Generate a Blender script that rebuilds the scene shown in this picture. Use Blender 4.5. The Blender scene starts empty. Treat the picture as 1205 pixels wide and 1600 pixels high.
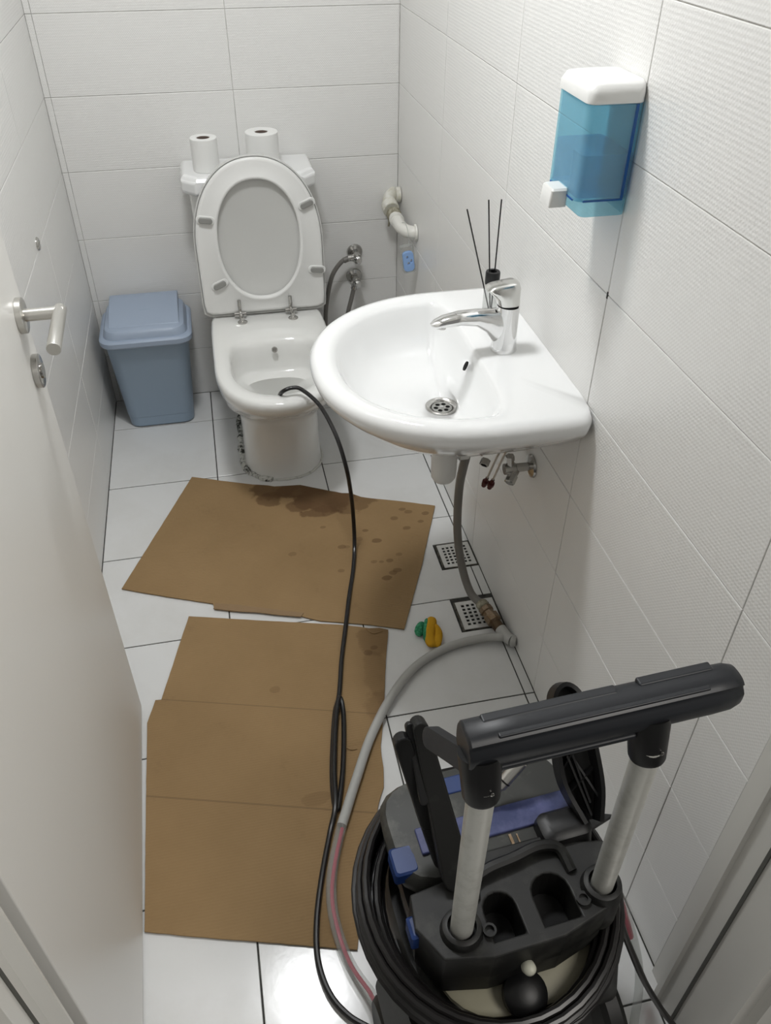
import bpy, bmesh, math, random
from mathutils import Vector, Matrix
PI = math.pi
random.seed(7)
S = bpy.context.scene
C = S.collection
# ------------------------------------------------------------------ camera
cam_data = bpy.data.cameras.new('camera')
cam = bpy.data.objects.new('camera', cam_data); C.objects.link(cam)
S.camera = cam
cam_data.sensor_fit = 'VERTICAL'; cam_data.sensor_height = 24.0
cam_data.lens = 19.1152
cam_data.clip_start = 0.02
cam.matrix_world = Matrix([[0.978539, 0.126911, -0.162345, -0.603409], [-0.20601, 0.620541, -0.75663, -0.357295], [0.004717, 0.773836, 0.633368, 1.547168], [0.0, 0.0, 0.0, 1.0]])
# ------------------------------------------------------------------ light
S.view_settings.view_transform = 'Standard'
S.view_settings.look = 'None'
S.view_settings.gamma = 1.0
S.view_settings.use_curve_mapping = False
S.view_settings.exposure = 0.0
w = bpy.data.worlds.new('world'); S.world = w; w.use_nodes = True
w.node_tree.nodes['Background'].inputs[0].default_value = (1.0, 0.97, 0.92, 1)
w.node_tree.nodes['Background'].inputs[1].default_value = 0.20
def area(name, loc, size, power, col, sy=None, rot=(0, 0, 0)):
    l = bpy.data.lights.new(name, 'AREA'); l.energy = power; l.color = col
    l.shape = 'DISK' if sy is None else 'RECTANGLE'; l.size = size
    if sy: l.size_y = sy
    o = bpy.data.objects.new(name, l); C.objects.link(o); o.location = loc; o.rotation_euler = rot
    return o
area('room_lamp_light', (-0.60, 1.10, 2.345), 0.26, 15.5, (0.97, 0.985, 1.0))
area('corridor_lamp_light', (0.40, -0.85, 2.0), 0.7, 15.0, (1.0, 0.965, 0.91), rot=(math.radians(55), 0, math.radians(48)))

# ------------------------------------------------------------------ materials
def mat(name, col, rough=0.5, metal=0.0, noise=None, bump=None, coat=0.0, trans=0.0, ior=1.45, spec=None):
    """noise=(scale, colour2, lo, hi)  bump=(scale, strength, distance)"""
    m = bpy.data.materials.new(name); m.use_nodes = True
    nt = m.node_tree; b = nt.nodes['Principled BSDF']
    b.inputs['Base Color'].default_value = (*col, 1); b.inputs['Roughness'].default_value = rough
    b.inputs['Metallic'].default_value = metal; b.inputs['Coat Weight'].default_value = coat
    b.inputs['Coat Roughness'].default_value = 0.08
    b.inputs['Transmission Weight'].default_value = trans; b.inputs['IOR'].default_value = ior
    if spec is not None: b.inputs['Specular IOR Level'].default_value = spec
    tc = nt.nodes.new('ShaderNodeTexCoord')
    if noise:
        n = nt.nodes.new('ShaderNodeTexNoise'); n.inputs['Scale'].default_value = noise[0]; n.inputs['Detail'].default_value = 6
        n.inputs['Roughness'].default_value = 0.65
        nt.links.new(tc.outputs['Object'], n.inputs['Vector'])
        mr = nt.nodes.new('ShaderNodeMapRange'); mr.inputs[1].default_value = noise[2]; mr.inputs[2].default_value = noise[3]
        nt.links.new(n.outputs['Fac'], mr.inputs[0])
        mx = nt.nodes.new('ShaderNodeMix'); mx.data_type = 'RGBA'
        mx.inputs[6].default_value = (*col, 1); mx.inputs[7].default_value = (*noise[1], 1)
        nt.links.new(mr.outputs[0], mx.inputs[0]); nt.links.new(mx.outputs[2], b.inputs['Base Color'])
    if bump:
        n = nt.nodes.new('ShaderNodeTexNoise'); n.inputs['Scale'].default_value = bump[0]; n.inputs['Detail'].default_value = 3
        nt.links.new(tc.outputs['Object'], n.inputs['Vector'])
        bp = nt.nodes.new('ShaderNodeBump'); bp.inputs['Strength'].default_value = bump[1]; bp.inputs['Distance'].default_value = bump[2]
        nt.links.new(n.outputs['Fac'], bp.inputs['Height']); nt.links.new(bp.outputs[0], b.inputs['Normal'])
    return m

class NB:
    """tiny node helper"""
    def __init__(s, m): s.nt = m.node_tree; s.b = s.nt.nodes['Principled BSDF']
    def put(s, sock, v):
        if isinstance(v, bpy.types.NodeSocket): s.nt.links.new(v, sock)
        elif v is not None: sock.default_value = v
    def math(s, op, a, b=None, c=None, clamp=False):
        n = s.nt.nodes.new('ShaderNodeMath'); n.operation = op; n.use_clamp = clamp
        s.put(n.inputs[0], a); s.put(n.inputs[1], b)
        if c is not None: s.put(n.inputs[2], c)
        return n.outputs[0]
    def xyz(s):
        tc = s.nt.nodes.new('ShaderNodeTexCoord'); sp = s.nt.nodes.new('ShaderNodeSeparateXYZ')
        s.nt.links.new(tc.outputs['Object'], sp.inputs[0]); s.vec = tc.outputs['Object']
        return sp.outputs[0], sp.outputs[1], sp.outputs[2]
    def noise(s, scale, detail=4, rough=0.6, vec=None):
        n = s.nt.nodes.new('ShaderNodeTexNoise'); n.inputs['Scale'].default_value = scale
        n.inputs['Detail'].default_value = detail; n.inputs['Roughness'].default_value = rough
        s.nt.links.new(vec or s.vec, n.inputs['Vector']); return n.outputs['Fac']
    def mix(s, f, a, b):
        n = s.nt.nodes.new('ShaderNodeMix'); n.data_type = 'RGBA'
        s.put(n.inputs[0], f); s.put(n.inputs[6], a); s.put(n.inputs[7], b); return n.outputs[2]
    def step(s, v, lo, hi):
        n = s.nt.nodes.new('ShaderNodeMapRange'); n.inputs[1].default_value = lo; n.inputs[2].default_value = hi
        s.put(n.inputs[0], v); return n.outputs[0]
    def bump(s, h, strength, dist):
        bp = s.nt.nodes.new('ShaderNodeBump'); bp.inputs['Strength'].default_value = strength; bp.inputs['Distance'].default_value = dist
        s.nt.links.new(h, bp.inputs['Height']); s.nt.links.new(bp.outputs[0], s.b.inputs['Normal'])

def woven_tile(name, axis):
    m = mat(name, (0.80, 0.795, 0.775), 0.30)
    q = NB(m); x, y, z = q.xyz(); a = y if axis == 'y' else x
    rows = q.math('SINE', q.math('MULTIPLY', z, 2*PI/0.0068))
    dots = q.math('SINE', q.math('MULTIPLY', a, 2*PI/0.0060))
    h = q.math('ADD', q.math('MULTIPLY', rows, 0.55), q.math('MULTIPLY', q.math('MULTIPLY', dots, rows), 0.45))
    q.bump(h, 0.25, 0.0007)
    return m
M_tile_r = woven_tile('woven_white_tile_side', 'y')
M_tile_b = woven_tile('woven_white_tile_back', 'x')
M_grout_w = mat('pale_wall_grout', (0.40, 0.39, 0.37), 0.9, noise=(30, (0.55, 0.54, 0.51), .4, .6))
M_grout_f = mat('dark_floor_grout', (0.035, 0.035, 0.033), 0.9, noise=(40, (0.10, 0.10, 0.09), .4, .7))
M_dframe = mat('grimy_drain_frame', (0.13, 0.12, 0.10), 0.8, noise=(60, (0.035, 0.03, 0.025), .42, .6))
M_ftile = mat('white_floor_tile', (0.72, 0.725, 0.72), 0.18, noise=(3.0, (0.66, 0.66, 0.645), .45, .7), bump=(60, 0.08, 0.001))
M_paint = mat('white_paint', (0.78, 0.775, 0.75), 0.45)
M_door = mat('white_door_laminate', (0.74, 0.73, 0.70), 0.38, bump=(8, 0.05, 0.002))
M_frame = mat('white_frame_lacquer', (0.70, 0.69, 0.65), 0.35)
M_seal = mat('grey_rubber_seal', (0.10, 0.10, 0.09), 0.8)
M_ceram = mat('white_ceramic', (0.86, 0.865, 0.86), 0.10, coat=0.5)
M_ceram2 = mat('grey_white_ceramic', (0.80, 0.80, 0.775), 0.10, coat=0.5)
M_plast = mat('white_plastic', (0.80, 0.80, 0.78), 0.28)
M_pad = mat('grey_bumper_plastic', (0.27, 0.27, 0.255), 0.5)
M_chrome = mat('chrome', (0.80, 0.80, 0.80), 0.09, 1.0)
M_chromed = mat('dull_chrome', (0.50, 0.49, 0.47), 0.22, 1.0)
M_steel = mat('brushed_steel', (0.62, 0.61, 0.58), 0.32, 1.0)
M_alu = mat('scuffed_aluminium', (0.58, 0.58, 0.54), 0.40, 0.35, noise=(28, (0.40, 0.40, 0.36), .5, .8))
M_blue = mat('grey_blue_plastic', (0.31, 0.40, 0.505), 0.42)
M_bluel = mat('grey_blue_lid_plastic', (0.35, 0.42, 0.53), 0.38)
M_paper = mat('toilet_paper', (0.82, 0.82, 0.80), 0.95, bump=(150, 0.3, 0.001))
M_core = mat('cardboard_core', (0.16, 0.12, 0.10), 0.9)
M_dark = mat('dark_hole', (0.012, 0.012, 0.012), 0.8)
M_black = mat('black_plastic', (0.006, 0.006, 0.0065), 0.42)
M_blackd = mat('dusty_black_plastic', (0.007, 0.007, 0.0065), 0.5, noise=(14, (0.05, 0.05, 0.044), .52, .80), bump=(60, .1, .001))
M_deck = mat('dusty_grey_plastic', (0.036, 0.037, 0.034), 0.5, noise=(13, (0.19, 0.19, 0.165), .50, .85), bump=(70, .12, .001))
M_slate = mat('slate_black_grip', (0.013, 0.0145, 0.018), 0.40)
M_mblue = mat('scuffed_blue_plastic', (0.030, 0.042, 0.13), 0.45, noise=(22, (0.10, 0.11, 0.24), .45, .75))
M_mblueb = mat('bright_blue_plastic', (0.010, 0.034, 0.14), 0.4, noise=(30, (0.08, 0.13, 0.35), .55, .8))
M_cream = mat('cream_tank_plastic', (0.36, 0.34, 0.25), 0.4, noise=(12, (0.32, 0.30, 0.22), .45, .7))
M_rubber = mat('black_cable_rubber', (0.012, 0.011, 0.011), 0.30)
M_ghose = mat('grey_hose', (0.19, 0.18, 0.165), 0.42)
M_lhose = mat('pale_grey_hose', (0.44, 0.44, 0.42), 0.35)
M_brass = mat('tarnished_brass', (0.20, 0.13, 0.07), 0.45, 0.6, noise=(90, (0.30, 0.24, 0.18), .4, .7))
M_copper = mat('reddish_fitting', (0.09, 0.02, 0.02), 0.4, 0.4)
M_pvc = mat('white_pvc', (0.78, 0.77, 0.72), 0.35)
M_pvcg = mat('grimy_pvc_collar', (0.22, 0.20, 0.14), 0.7, noise=(60, (0.5, 0.48, 0.38), .45, .7))
M_pvcy = mat('yellowed_pvc', (0.62, 0.60, 0.50), 0.5, noise=(40, (0.74, 0.73, 0.68), .4, .6))
M_wtrap = mat('translucent_white_plastic', (0.72, 0.72, 0.70), 0.35)
M_yell = mat('yellow_foam', (0.62, 0.33, 0.012), 0.9, bump=(220, .6, .002))
M_green = mat('green_scouring_pad', (0.03, 0.24, 0.11), 0.95, noise=(120, (0.10, 0.42, 0.24), .45, .65), bump=(300, .6, .002))
M_sil = mat('grimy_silicone', (0.60, 0.60, 0.56), 0.7, noise=(45, (0.025, 0.025, 0.02), .47, .58))
M_block = mat('pale_blue_block', (0.30, 0.48, 0.82), 0.4)
M_lamp = mat('lamp_diffuser', (0.9, 0.9, 0.9), 0.4)
M_lamp.node_tree.nodes['Principled BSDF'].inputs['Emission Color'].default_value = (1, 0.98, 0.95, 1)
M_lamp.node_tree.nodes['Principled BSDF'].inputs['Emission Strength'].default_value = 6.0

def glassy(name, col, alpha_mix, rough=0.08):
    """thin translucent plastic: part transparent tint, part glossy"""
    m = bpy.data.materials.new(name); m.use_nodes = True; nt = m.node_tree
    for n in list(nt.nodes): nt.nodes.remove(n)
    out = nt.nodes.new('ShaderNodeOutputMaterial')
    t = nt.nodes.new('ShaderNodeBsdfTransparent'); t.inputs[0].default_value = (*col, 1)
    p = nt.nodes.new('ShaderNodeBsdfPrincipled'); p.inputs['Base Color'].default_value = (*[c*0.8 for c in col], 1); p.inputs['Roughness'].default_value = rough
    mx = nt.nodes.new('ShaderNodeMixShader'); mx.inputs[0].default_value = alpha_mix
    nt.links.new(t.outputs[0], mx.inputs[1]); nt.links.new(p.outputs[0], mx.inputs[2]); nt.links.new(mx.outputs[0], out.inputs[0])
    return m
M_bglass = glassy('clear_blue_plastic', (0.62, 0.88, 0.96), 0.26)
M_bliq = glassy('blue_soap', (0.46, 0.72, 0.93), 0.34)
M_bseam = glassy('deep_blue_plastic_seam', (0.02, 0.16, 0.55), 0.75)
M_clear = glassy('clear_vinyl', (0.88, 0.89, 0.88), 0.22)
M_pink = mat('pink_red_stripe', (0.55, 0.03, 0.08), 0.4)
M_pinkish = glassy('pink_tinted_vinyl', (0.85, 0.35, 0.42), 0.45)

# ------------------------------------------------------------------ geometry helpers
def obj(name, bm, m, parent=None, smooth=True, origin=None, bevel=0, sub=0, angle=35):
    bmesh.ops.recalc_face_normals(bm, faces=bm.faces[:])
    me = bpy.data.meshes.new(name)
    if origin is None:
        xs = [v.co for v in bm.verts]
        origin = Vector(((min(c.x for c in xs)+max(c.x for c in xs))/2, (min(c.y for c in xs)+max(c.y for c in xs))/2, min(c.z for c in xs)))
    origin = Vector(origin)
    bmesh.ops.translate(bm, verts=bm.verts[:], vec=-origin)
    bm.to_mesh(me); bm.free()
    if smooth:
        for p in me.polygons: p.use_smooth = True
        me.set_sharp_from_angle(angle=math.radians(angle))
    me.materials.append(m)
    o = bpy.data.objects.new(name, me); C.objects.link(o)
    if parent is not None:
        o.parent = parent; o.location = origin - wloc(parent)
    else: o.location = origin
    if bevel:
        b = o.modifiers.new('bevel', 'BEVEL'); b.width = bevel; b.segments = 3; b.limit_method = 'ANGLE'; b.angle_limit = math.radians(40)
    if sub:
        s = o.modifiers.new('sub', 'SUBSURF'); s.levels = sub; s.render_levels = sub
    return o
def wloc(o):
    v = Vector(o.location)
    while o.parent: o = o.parent; v = v + Vector(o.location)
    return v
def thing(name, label, cat, loc, group=None):
    o = bpy.data.objects.new(name, None); C.objects.link(o); o.location = loc; o.empty_display_size = 0.05
    o['label'] = label; o['category'] = cat
    if group: o['group'] = group
    return o
def tag(o, label, cat, group=None):
    o['label'] = label; o['category'] = cat
    if group: o['group'] = group
    return o
def NBM(): return bmesh.new()
def box(bm, a, b, mtx=None):
    vs = [bm.verts.new((x, y, z)) for z in (a[2], b[2]) for y in (a[1], b[1]) for x in (a[0], b[0])]
    for f in ((0, 1, 3, 2), (4, 6, 7, 5), (0, 4, 5, 1), (2, 3, 7, 6), (0, 2, 6, 4), (1, 5, 7, 3)):
        bm.faces.new([vs[i] for i in f])
    if mtx is not None: bmesh.ops.transform(bm, matrix=mtx, verts=vs)
    return vs
def spline(pts, n=8):
    P = [Vector(p) for p in pts]
    if len(P) < 3: return P
    P = [P[0]*2-P[1]] + P + [P[-1]*2-P[-2]]
    out = []
    for i in range(1, len(P)-2):
        a, b, c, d = P[i-1:i+3]
        for k in range(n):
            t = k/n
            out.append(0.5*((2*b)+(c-a)*t+(2*a-5*b+4*c-d)*t*t+(3*b-a-3*c+d)*t**3))
    out.append(P[-2]); return out
def tube(bm, pts, r, seg=10, n=8, cap=True, closed=False):
    """tube through pts; r is a number or a list matching pts"""
    if n > 1: path = spline(pts, n)
    else: path = [Vector(p) for p in pts]
    L = len(path)
    if isinstance(r, (list, tuple)):
        rr = [r[min(int(i/max(1, n)), len(r)-1)]*(1-(i % max(1, n))/max(1, n)) + r[min(int(i/max(1, n))+1, len(r)-1)]*((i % max(1, n))/max(1, n)) for i in range(L)]
    else: rr = [r]*L
    t0 = (path[1]-path[0]).normalized()
    ref = Vector((0, 0, 1)) if abs(t0.z) < 0.9 else Vector((1, 0, 0))
    u = t0.cross(ref).normalized(); rings = []
    for i, p in enumerate(path):
        t = (path[min(i+1, L-1)]-path[max(i-1, 0)]).normalized()
        u = (u - t*u.dot(t)).normalized(); v = t.cross(u)
        rings.append([bm.verts.new(p+(u*math.cos(2*PI*k/seg)+v*math.sin(2*PI*k/seg))*rr[i]) for k in range(seg)])
    for a, b in zip(rings, rings[1:]):
        for k in range(seg): bm.faces.new((a[k], a[(k+1) % seg], b[(k+1) % seg], b[k]))
    if cap: bm.faces.new(rings[0][::-1]); bm.faces.new(rings[-1])
def lathe(bm, prof, o=(0, 0, 0), axis=(0, 0, 1), seg=24, caps=True):
    """prof: (radius, height) along axis from o"""
    o = Vector(o); ax = Vector(axis).normalized()
    ref = Vector((0, 0, 1)) if abs(ax.z) < 0.9 else Vector((1, 0, 0))
    u = ax.cross(ref).normalized(); v = ax.cross(u); rings = []
    for r, h in prof:
        rings.append([bm.verts.new(o+ax*h+(u*math.cos(2*PI*k/seg)+v*math.sin(2*PI*k/seg))*max(r, 1e-5)) for k in range(seg)])
    for a, b in zip(rings, rings[1:]):
        for k in range(seg): bm.faces.new((a[k], a[(k+1) % seg], b[(k+1) % seg], b[k]))
    if caps: bm.faces.new(rings[0][::-1]); bm.faces.new(rings[-1])
def loft(bm, rings, cap0=True, cap1=True):
    R = [[bm.verts.new(p) for p in r] for r in rings]; n = len(R[0])
    for a, b in zip(R, R[1:]):
        for k in range(n): bm.faces.new((a[k], a[(k+1) % n], b[(k+1) % n], b[k]))
    if cap0: bm.faces.new(R[0][::-1])
    if cap1: bm.faces.new(R[-1])
def prism(bm, poly, z0, z1, mtx=None):
    a = [bm.verts.new((x, y, z0)) for x, y in poly]; b = [bm.verts.new((x, y, z1)) for x, y in poly]; n = len(a)
    bm.faces.new(a[::-1]); bm.faces.new(b)
    for k in range(n): bm.faces.new((a[k], a[(k+1) % n], b[(k+1) % n], b[k]))
    if mtx is not None: bmesh.ops.transform(bm, matrix=mtx, verts=a+b)
def holed(bm, outer, holes, z0, z1, mtx=None):
    """plate with holes"""
    allv = []
    loops = [outer]+holes; tops = []; bots = []
    for z, store in ((z0, bots), (z1, tops)):
        es = []
        for lp in loops:
            vs = [bm.verts.new((x, y, z)) for x, y in lp]; store.append(vs); allv += vs
            es += [bm.edges.new((vs[i], vs[(i+1) % len(vs)])) for i in range(len(vs))]
        bmesh.ops.triangle_fill(bm, edges=es, use_beauty=True)
    for a, b in zip(bots, tops):
        for k in range(len(a)): bm.faces.new((a[k], a[(k+1) % len(a)], b[(k+1) % len(a)], b[k]))
    if mtx is not None: bmesh.ops.transform(bm, matrix=mtx, verts=allv)
def rrect(x0, y0, x1, y1, r, n=5):
    out = []
    for cx, cy, a in ((x1-r, y1-r, 0), (x0+r, y1-r, 90), (x0+r, y0+r, 180), (x1-r, y0+r, 270)):
        for k in range(n+1):
            t = math.radians(a+90*k/n); out.append((cx+r*math.cos(t), cy+r*math.sin(t)))
    return out
def polar(F, c, n=64, rmax=1.5):
    out = []
    for k in range(n):
        t = 2*PI*k/n; d = (math.cos(t), math.sin(t)); lo, hi = 0, rmax
        for _ in range(40):
            m = (lo+hi)/2
            if F(c[0]+d[0]*m, c[1]+d[1]*m) < 1: lo = m
            else: hi = m
        out.append((c[0]+d[0]*lo, c[1]+d[1]*lo))
    return out

# ------------------------------------------------------------------ the room
XL, YB, ZC = -1.0228, 2.2964, 2.4155
ZF, H, V1, W, BV = 0.177, 0.2035, 1.2807, 0.5086, -0.4967
YF = 0.142
def struct(name, bm, m, **k):
    o = obj(name, bm, m, smooth=False, **k); o['kind'] = 'structure'; return o
bm = NBM(); box(bm, (0.0015, YF, -0.05), (0.10, YB+0.1, ZC)); wall_right = struct('wall_right', bm, M_grout_w)
bm = NBM(); box(bm, (XL-0.10, -0.03, -0.05), (XL-0.0015, YB+0.1, ZC)); wall_left = struct('wall_left', bm, M_grout_w)
bm = NBM(); box(bm, (XL-0.0015, YB+0.0015, -0.05), (0.0015, YB+0.1, ZC)); wall_back = struct('wall_back', bm, M_grout_w)
bm = NBM(); box(bm, (XL-0.10, -0.03, ZC), (0.10, YB+0.1, ZC+0.05)); struct('ceiling', bm, M_paint)
bm = NBM(); box(bm, (-1.7, -1.9, -0.06), (0.8, YB+0.1, -0.0022)); floor = struct('floor', bm, M_grout_f)

_cache = {}
def tile_mesh(key, su, sv, th, ch, m, orient):
    k = (round(su, 4), round(sv, 4), orient, m.name)
    if k in _cache: return _cache[k]
    bm = bmesh.new(); a, b = su/2, sv/2
    rs = [(a, b, -th), (a, b, -ch), (a-ch*1.5, b-ch*1.5, 0)]
    R = []
    for x, y, z in rs:
        r = []
        for sx, sy in ((-1, -1), (1, -1), (1, 1), (-1, 1)):
            u, v = sx*x, sy*y
            p = {'x-': (z*-1, u, v), 'x+': (z, u, v), 'y-': (u, -z, v), 'z': (u, v, z)}[orient]
            r.append(bm.verts.new(p))
        R.append(r)
    for q0, q1 in zip(R, R[1:]):
        for i in range(4): bm.faces.new((q0[i], q0[(i+1) % 4], q1[(i+1) % 4], q1[i]))
    bm.faces.new(R[-1]); bmesh.ops.recalc_face_normals(bm, faces=bm.faces[:])
    for f in bm.faces:   # open back: make sure the face side points outwards
        pass
    me = bpy.data.meshes.new('tile'); bm.to_mesh(me); bm.free(); me.materials.append(m)
    _cache[k] = me; return me
def put_tile(parent, pos, me):
    o = bpy.data.objects.new('tile', me); C.objects.link(o); o.parent = parent
    o.location = Vector(pos)-wloc(parent)
G = 0.0016
def rows():
    z = [0.0, ZF]
    while z[-1]+H < ZC+0.01: z.append(z[-1]+H)
    z[-1] = ZC
    return list(zip(z, z[1:]))
def cols(a, b, first, step):
    s = {a, b}; y = first
    while y > a: y -= step
    while y < b:
        if a+0.004 < y < b-0.004: s.add(y)
        y += step
    s = sorted(s); return list(zip(s, s[1:]))
for z0, z1 in rows():
    for y0, y1 in cols(YF, YB, V1, W):
        jit = random.uniform(-.0003, .0003)
        put_tile(wall_right, (jit, (y0+y1)/2, (z0+z1)/2), tile_mesh('r', y1-y0-G, z1-z0-G, 0.0015, 0.0006, M_tile_r, 'x-'))
    for y0, y1 in cols(0.0, YB, V1+0.02, W):
        jit = random.uniform(-.0003, .0003)
        put_tile(wall_left, (XL+jit, (y0+y1)/2, (z0+z1)/2), tile_mesh('l', y1-y0-G, z1-z0-G, 0.0015, 0.0006, M_tile_r, 'x+'))
    for x0, x1 in cols(XL, 0.0, BV, W):
        jit = random.uniform(-.0003, .0003)
        put_tile(wall_back, ((x0+x1)/2, YB+jit, (z0+z1)/2), tile_mesh('b', x1-x0-G, z1-z0-G, 0.0015, 0.0006, M_tile_b, 'y-'))
# floor tiles
J0, TY, L1, TX = 2.1045, 0.3352, -0.6901, 0.333
xs = [XL, L1, L1+TX, L1+2*TX, 0.0]; xs = [x for x in xs]
ys = [YB, J0]+[J0-TY*k for k in range(1, 9)]
GF = 0.0034
D1 = (-0.1045, 1.2130, 0.0, 1.3165); D2 = (-0.1145, 0.9810, 0.0, 1.0880)
for yb, ya in zip(ys, ys[1:]):
    for i in range(4):
        x0, x1 = xs[i], xs[i+1]
        if x1-x0 < 0.001: continue
        near = [d for d in (D1, D2) if d[1] > ya and d[3] < yb+0.02 and d[0] < x1]
        if not near:
            me = tile_mesh('f', x1-x0-GF, yb-ya-GF, 0.004, 0.0007, M_ftile, 'z')
            put_tile(floor, ((x0+x1)/2, (ya+yb)/2, random.uniform(-.0003, .0001)), me)
            continue
        d = near[0]; g = GF/2; bm = NBM()
        if i == 3:      # narrow strip beside the wall, cut round the drain
            for s0, s1 in ((ya+g, d[1]-.002), (d[3]+.002, yb-g)):
                if s1-s0 > .01: prism(bm, [(x0+g, s0), (x1-g, s0), (x1-g, s1), (x0+g, s1)], -0.004, 0)
        else:
            poly = [(x0+g, ya+g), (x1-g, ya+g), (x1-g, d[1]-.002), (d[0]-.002, d[1]-.002), (d[0]-.002, d[3]+.002), (x1-g, d[3]+.002), (x1-g, yb-g), (x0+g, yb-g)]
            if yb-g-(d[3]+.002) < 0.012: poly = poly[:5]+[(d[0]-.002, yb-g), (x0+g, yb-g)]
            prism(bm, poly, -0.004, 0)
        obj('tile', bm, M_ftile, floor, smooth=False)
# corridor floor strip: a few tiles outside the door, same kind
for k in range(4):
    me = tile_mesh('f', TX-GF, TY-GF, 0.004, 0.0007, M_ftile, 'z')
# front wall with doorway
M_wallp = M_paint
bm = NBM(); box(bm, (-1.7, -0.03, -0.05), (-0.945, 0.0, ZC)); box(bm, (0.0, -0.03, -0.05), (0.8, YF, ZC)); box(bm, (-0.945, -0.03, 2.08), (0.0, 0.0, ZC))
wf = struct('wall_front', bm, M_paint)
# door frame (stepped lacquered profile, with seal)
fr = NBM()
prism(fr, [(0.0, 0.140), (-0.008, 0.136), (-0.008, 0.106), (-0.023, 0.102), (-0.023, 0.092), (-0.016, 0.090), (-0.016, -0.010), (-0.034, -0.020), (-0.034, -0.036), (-0.020, -0.040), (-0.020, -0.055), (0.07, -0.055), (0.07, -0.03), (0.0, -0.03)], -0.001, 2.08)
door_frame = struct('trim_1', fr, M_frame)
s = NBM(); box(s, (-0.0185, 0.050, 0.0), (-0.0161, 0.0555, 2.06)); obj('rubber_seal', s, M_seal, door_frame, smooth=False)
fr = NBM()
prism(fr, [(-0.96, 0.0), (-0.96, 0.06), (-0.905, 0.074), (-0.886, 0.076), (-0.882, 0.066), (-0.896, 0.056), (-0.896, 0.022), (-0.886, 0.018), (-0.886, 0.000), (-0.905, -0.004), (-0.905, -0.045), (-1.01, -0.045), (-1.01, -0.03), (-0.96, -0.03)], -0.001, 2.08)
tl = struct('trim_2', fr, M_frame)
s = NBM(); box(s, (-0.897, 0.036, 0.0), (-0.8945, 0.041, 2.06)); obj('rubber_seal', s, M_seal, tl, smooth=False)
s = NBM(); box(s, (-0.945, -0.045, 2.045), (0.0, 0.08, 2.08)); struct('trim_3', s, M_frame)

bm = NBM(); box(bm, (-0.0006, V1-W-.002, ZF+4*H-.006), (0.001, V1-W+.002, ZF+4*H+.005)); obj('grout_gap', bm, M_grout_f, wall_right, smooth=False)
# door leaf
dy = math.atan2(-0.0185, 0.80)   # leaf runs from the hinge (-0.886,0.100) to (-0.9045,0.915)
hx, hy = -0.8862, 0.100
DM = Matrix.Translation((hx, hy, 0)) @ Matrix.Rotation(-dy, 4, 'Z')   # local: y along leaf, x out of the face
door = bpy.data.objects.new('door_1', None); C.objects.link(door); door.location = (hx, hy, 0.006); door['kind'] = 'structure'
LW = 0.815
bm = NBM(); box(bm, (-0.038, 0, 0.008), (0.0, LW-0.012, 2.03), DM); obj('door_leaf', bm, M_door, door, smooth=False, bevel=0.002)
bm = NBM(); box(bm, (-0.036, LW-0.0125, 0.008), (-0.010, LW, 2.03), DM); obj('rebate_lip', bm, M_door, door, smooth=False, bevel=0.0015)
def dpt(x, y, z): return DM @ Vector((x, y, z))
hyd = 0.752
bm = NBM(); lathe(bm, [(0.0255, 0), (0.0265, 0.001), (0.0265, 0.009), (0.025, 0.010), (0.0, 0.010)], dpt(0, hyd, 1.003), dpt(1, 0, 0)-dpt(0, 0, 0), 32)
rose = obj('handle_rose', bm, M_steel, door)
bm = NBM(); tube(bm, [dpt(0.008, hyd, 1.003), dpt(0.066, hyd, 1.003)], 0.0095, 20, 1)
lathe(bm, [(0.0099, 0), (0.0100, 0.002), (0.0100, 0.128), (0.0095, 0.129)], dpt(0.059, hyd+0.0095, 1.003), dpt(0, -1, 0)-dpt(0, 0, 0), 24)
obj('door_handle', bm, M_steel, door)
bm = NBM(); lathe(bm, [(0.0255, 0), (0.0265, 0.001), (0.0265, 0.009), (0.025, 0.010), (0.012, 0.010), (0.012, 0.013), (0.0, 0.013)], dpt(0, hyd, 0.910), dpt(1, 0, 0)-dpt(0, 0, 0), 32)
obj('lock_rose', bm, M_chromed, door)
# metal door-stop stud on the left wall
bm = NBM(); lathe(bm, [(0.016, 0), (0.016, 0.002), (0.013, 0.005), (0.008, 0.005), (0.006, 0.003), (0, 0.003)], (XL, 1.699, 0.80), (1, 0, 0), 20)
tag(obj('wall_stud', bm, M_chromed), 'small round metal stud fixed on the left tiled wall above the door handle', 'door stop')

# ceiling lamp
lamp = thing('ceiling_lamp', 'round white flush lamp in the middle of the ceiling, above the picture', 'lamp', (-0.60, 1.10, 2.36))
bm = NBM(); lathe(bm, [(0.15, 0.055), (0.15, 0.02), (0.14, 0.015)], (-0.60, 1.10, 2.36), (0, 0, 1), 32); obj('lamp_base', bm, M_plast, lamp)
bm = NBM(); lathe(bm, [(0.135, 0.03), (0.135, 0.012), (0.12, 0.001), (0, -0.004)], (-0.60, 1.10, 2.36), (0, 0, 1), 32); obj('diffuser', bm, M_lamp, lamp)

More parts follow.
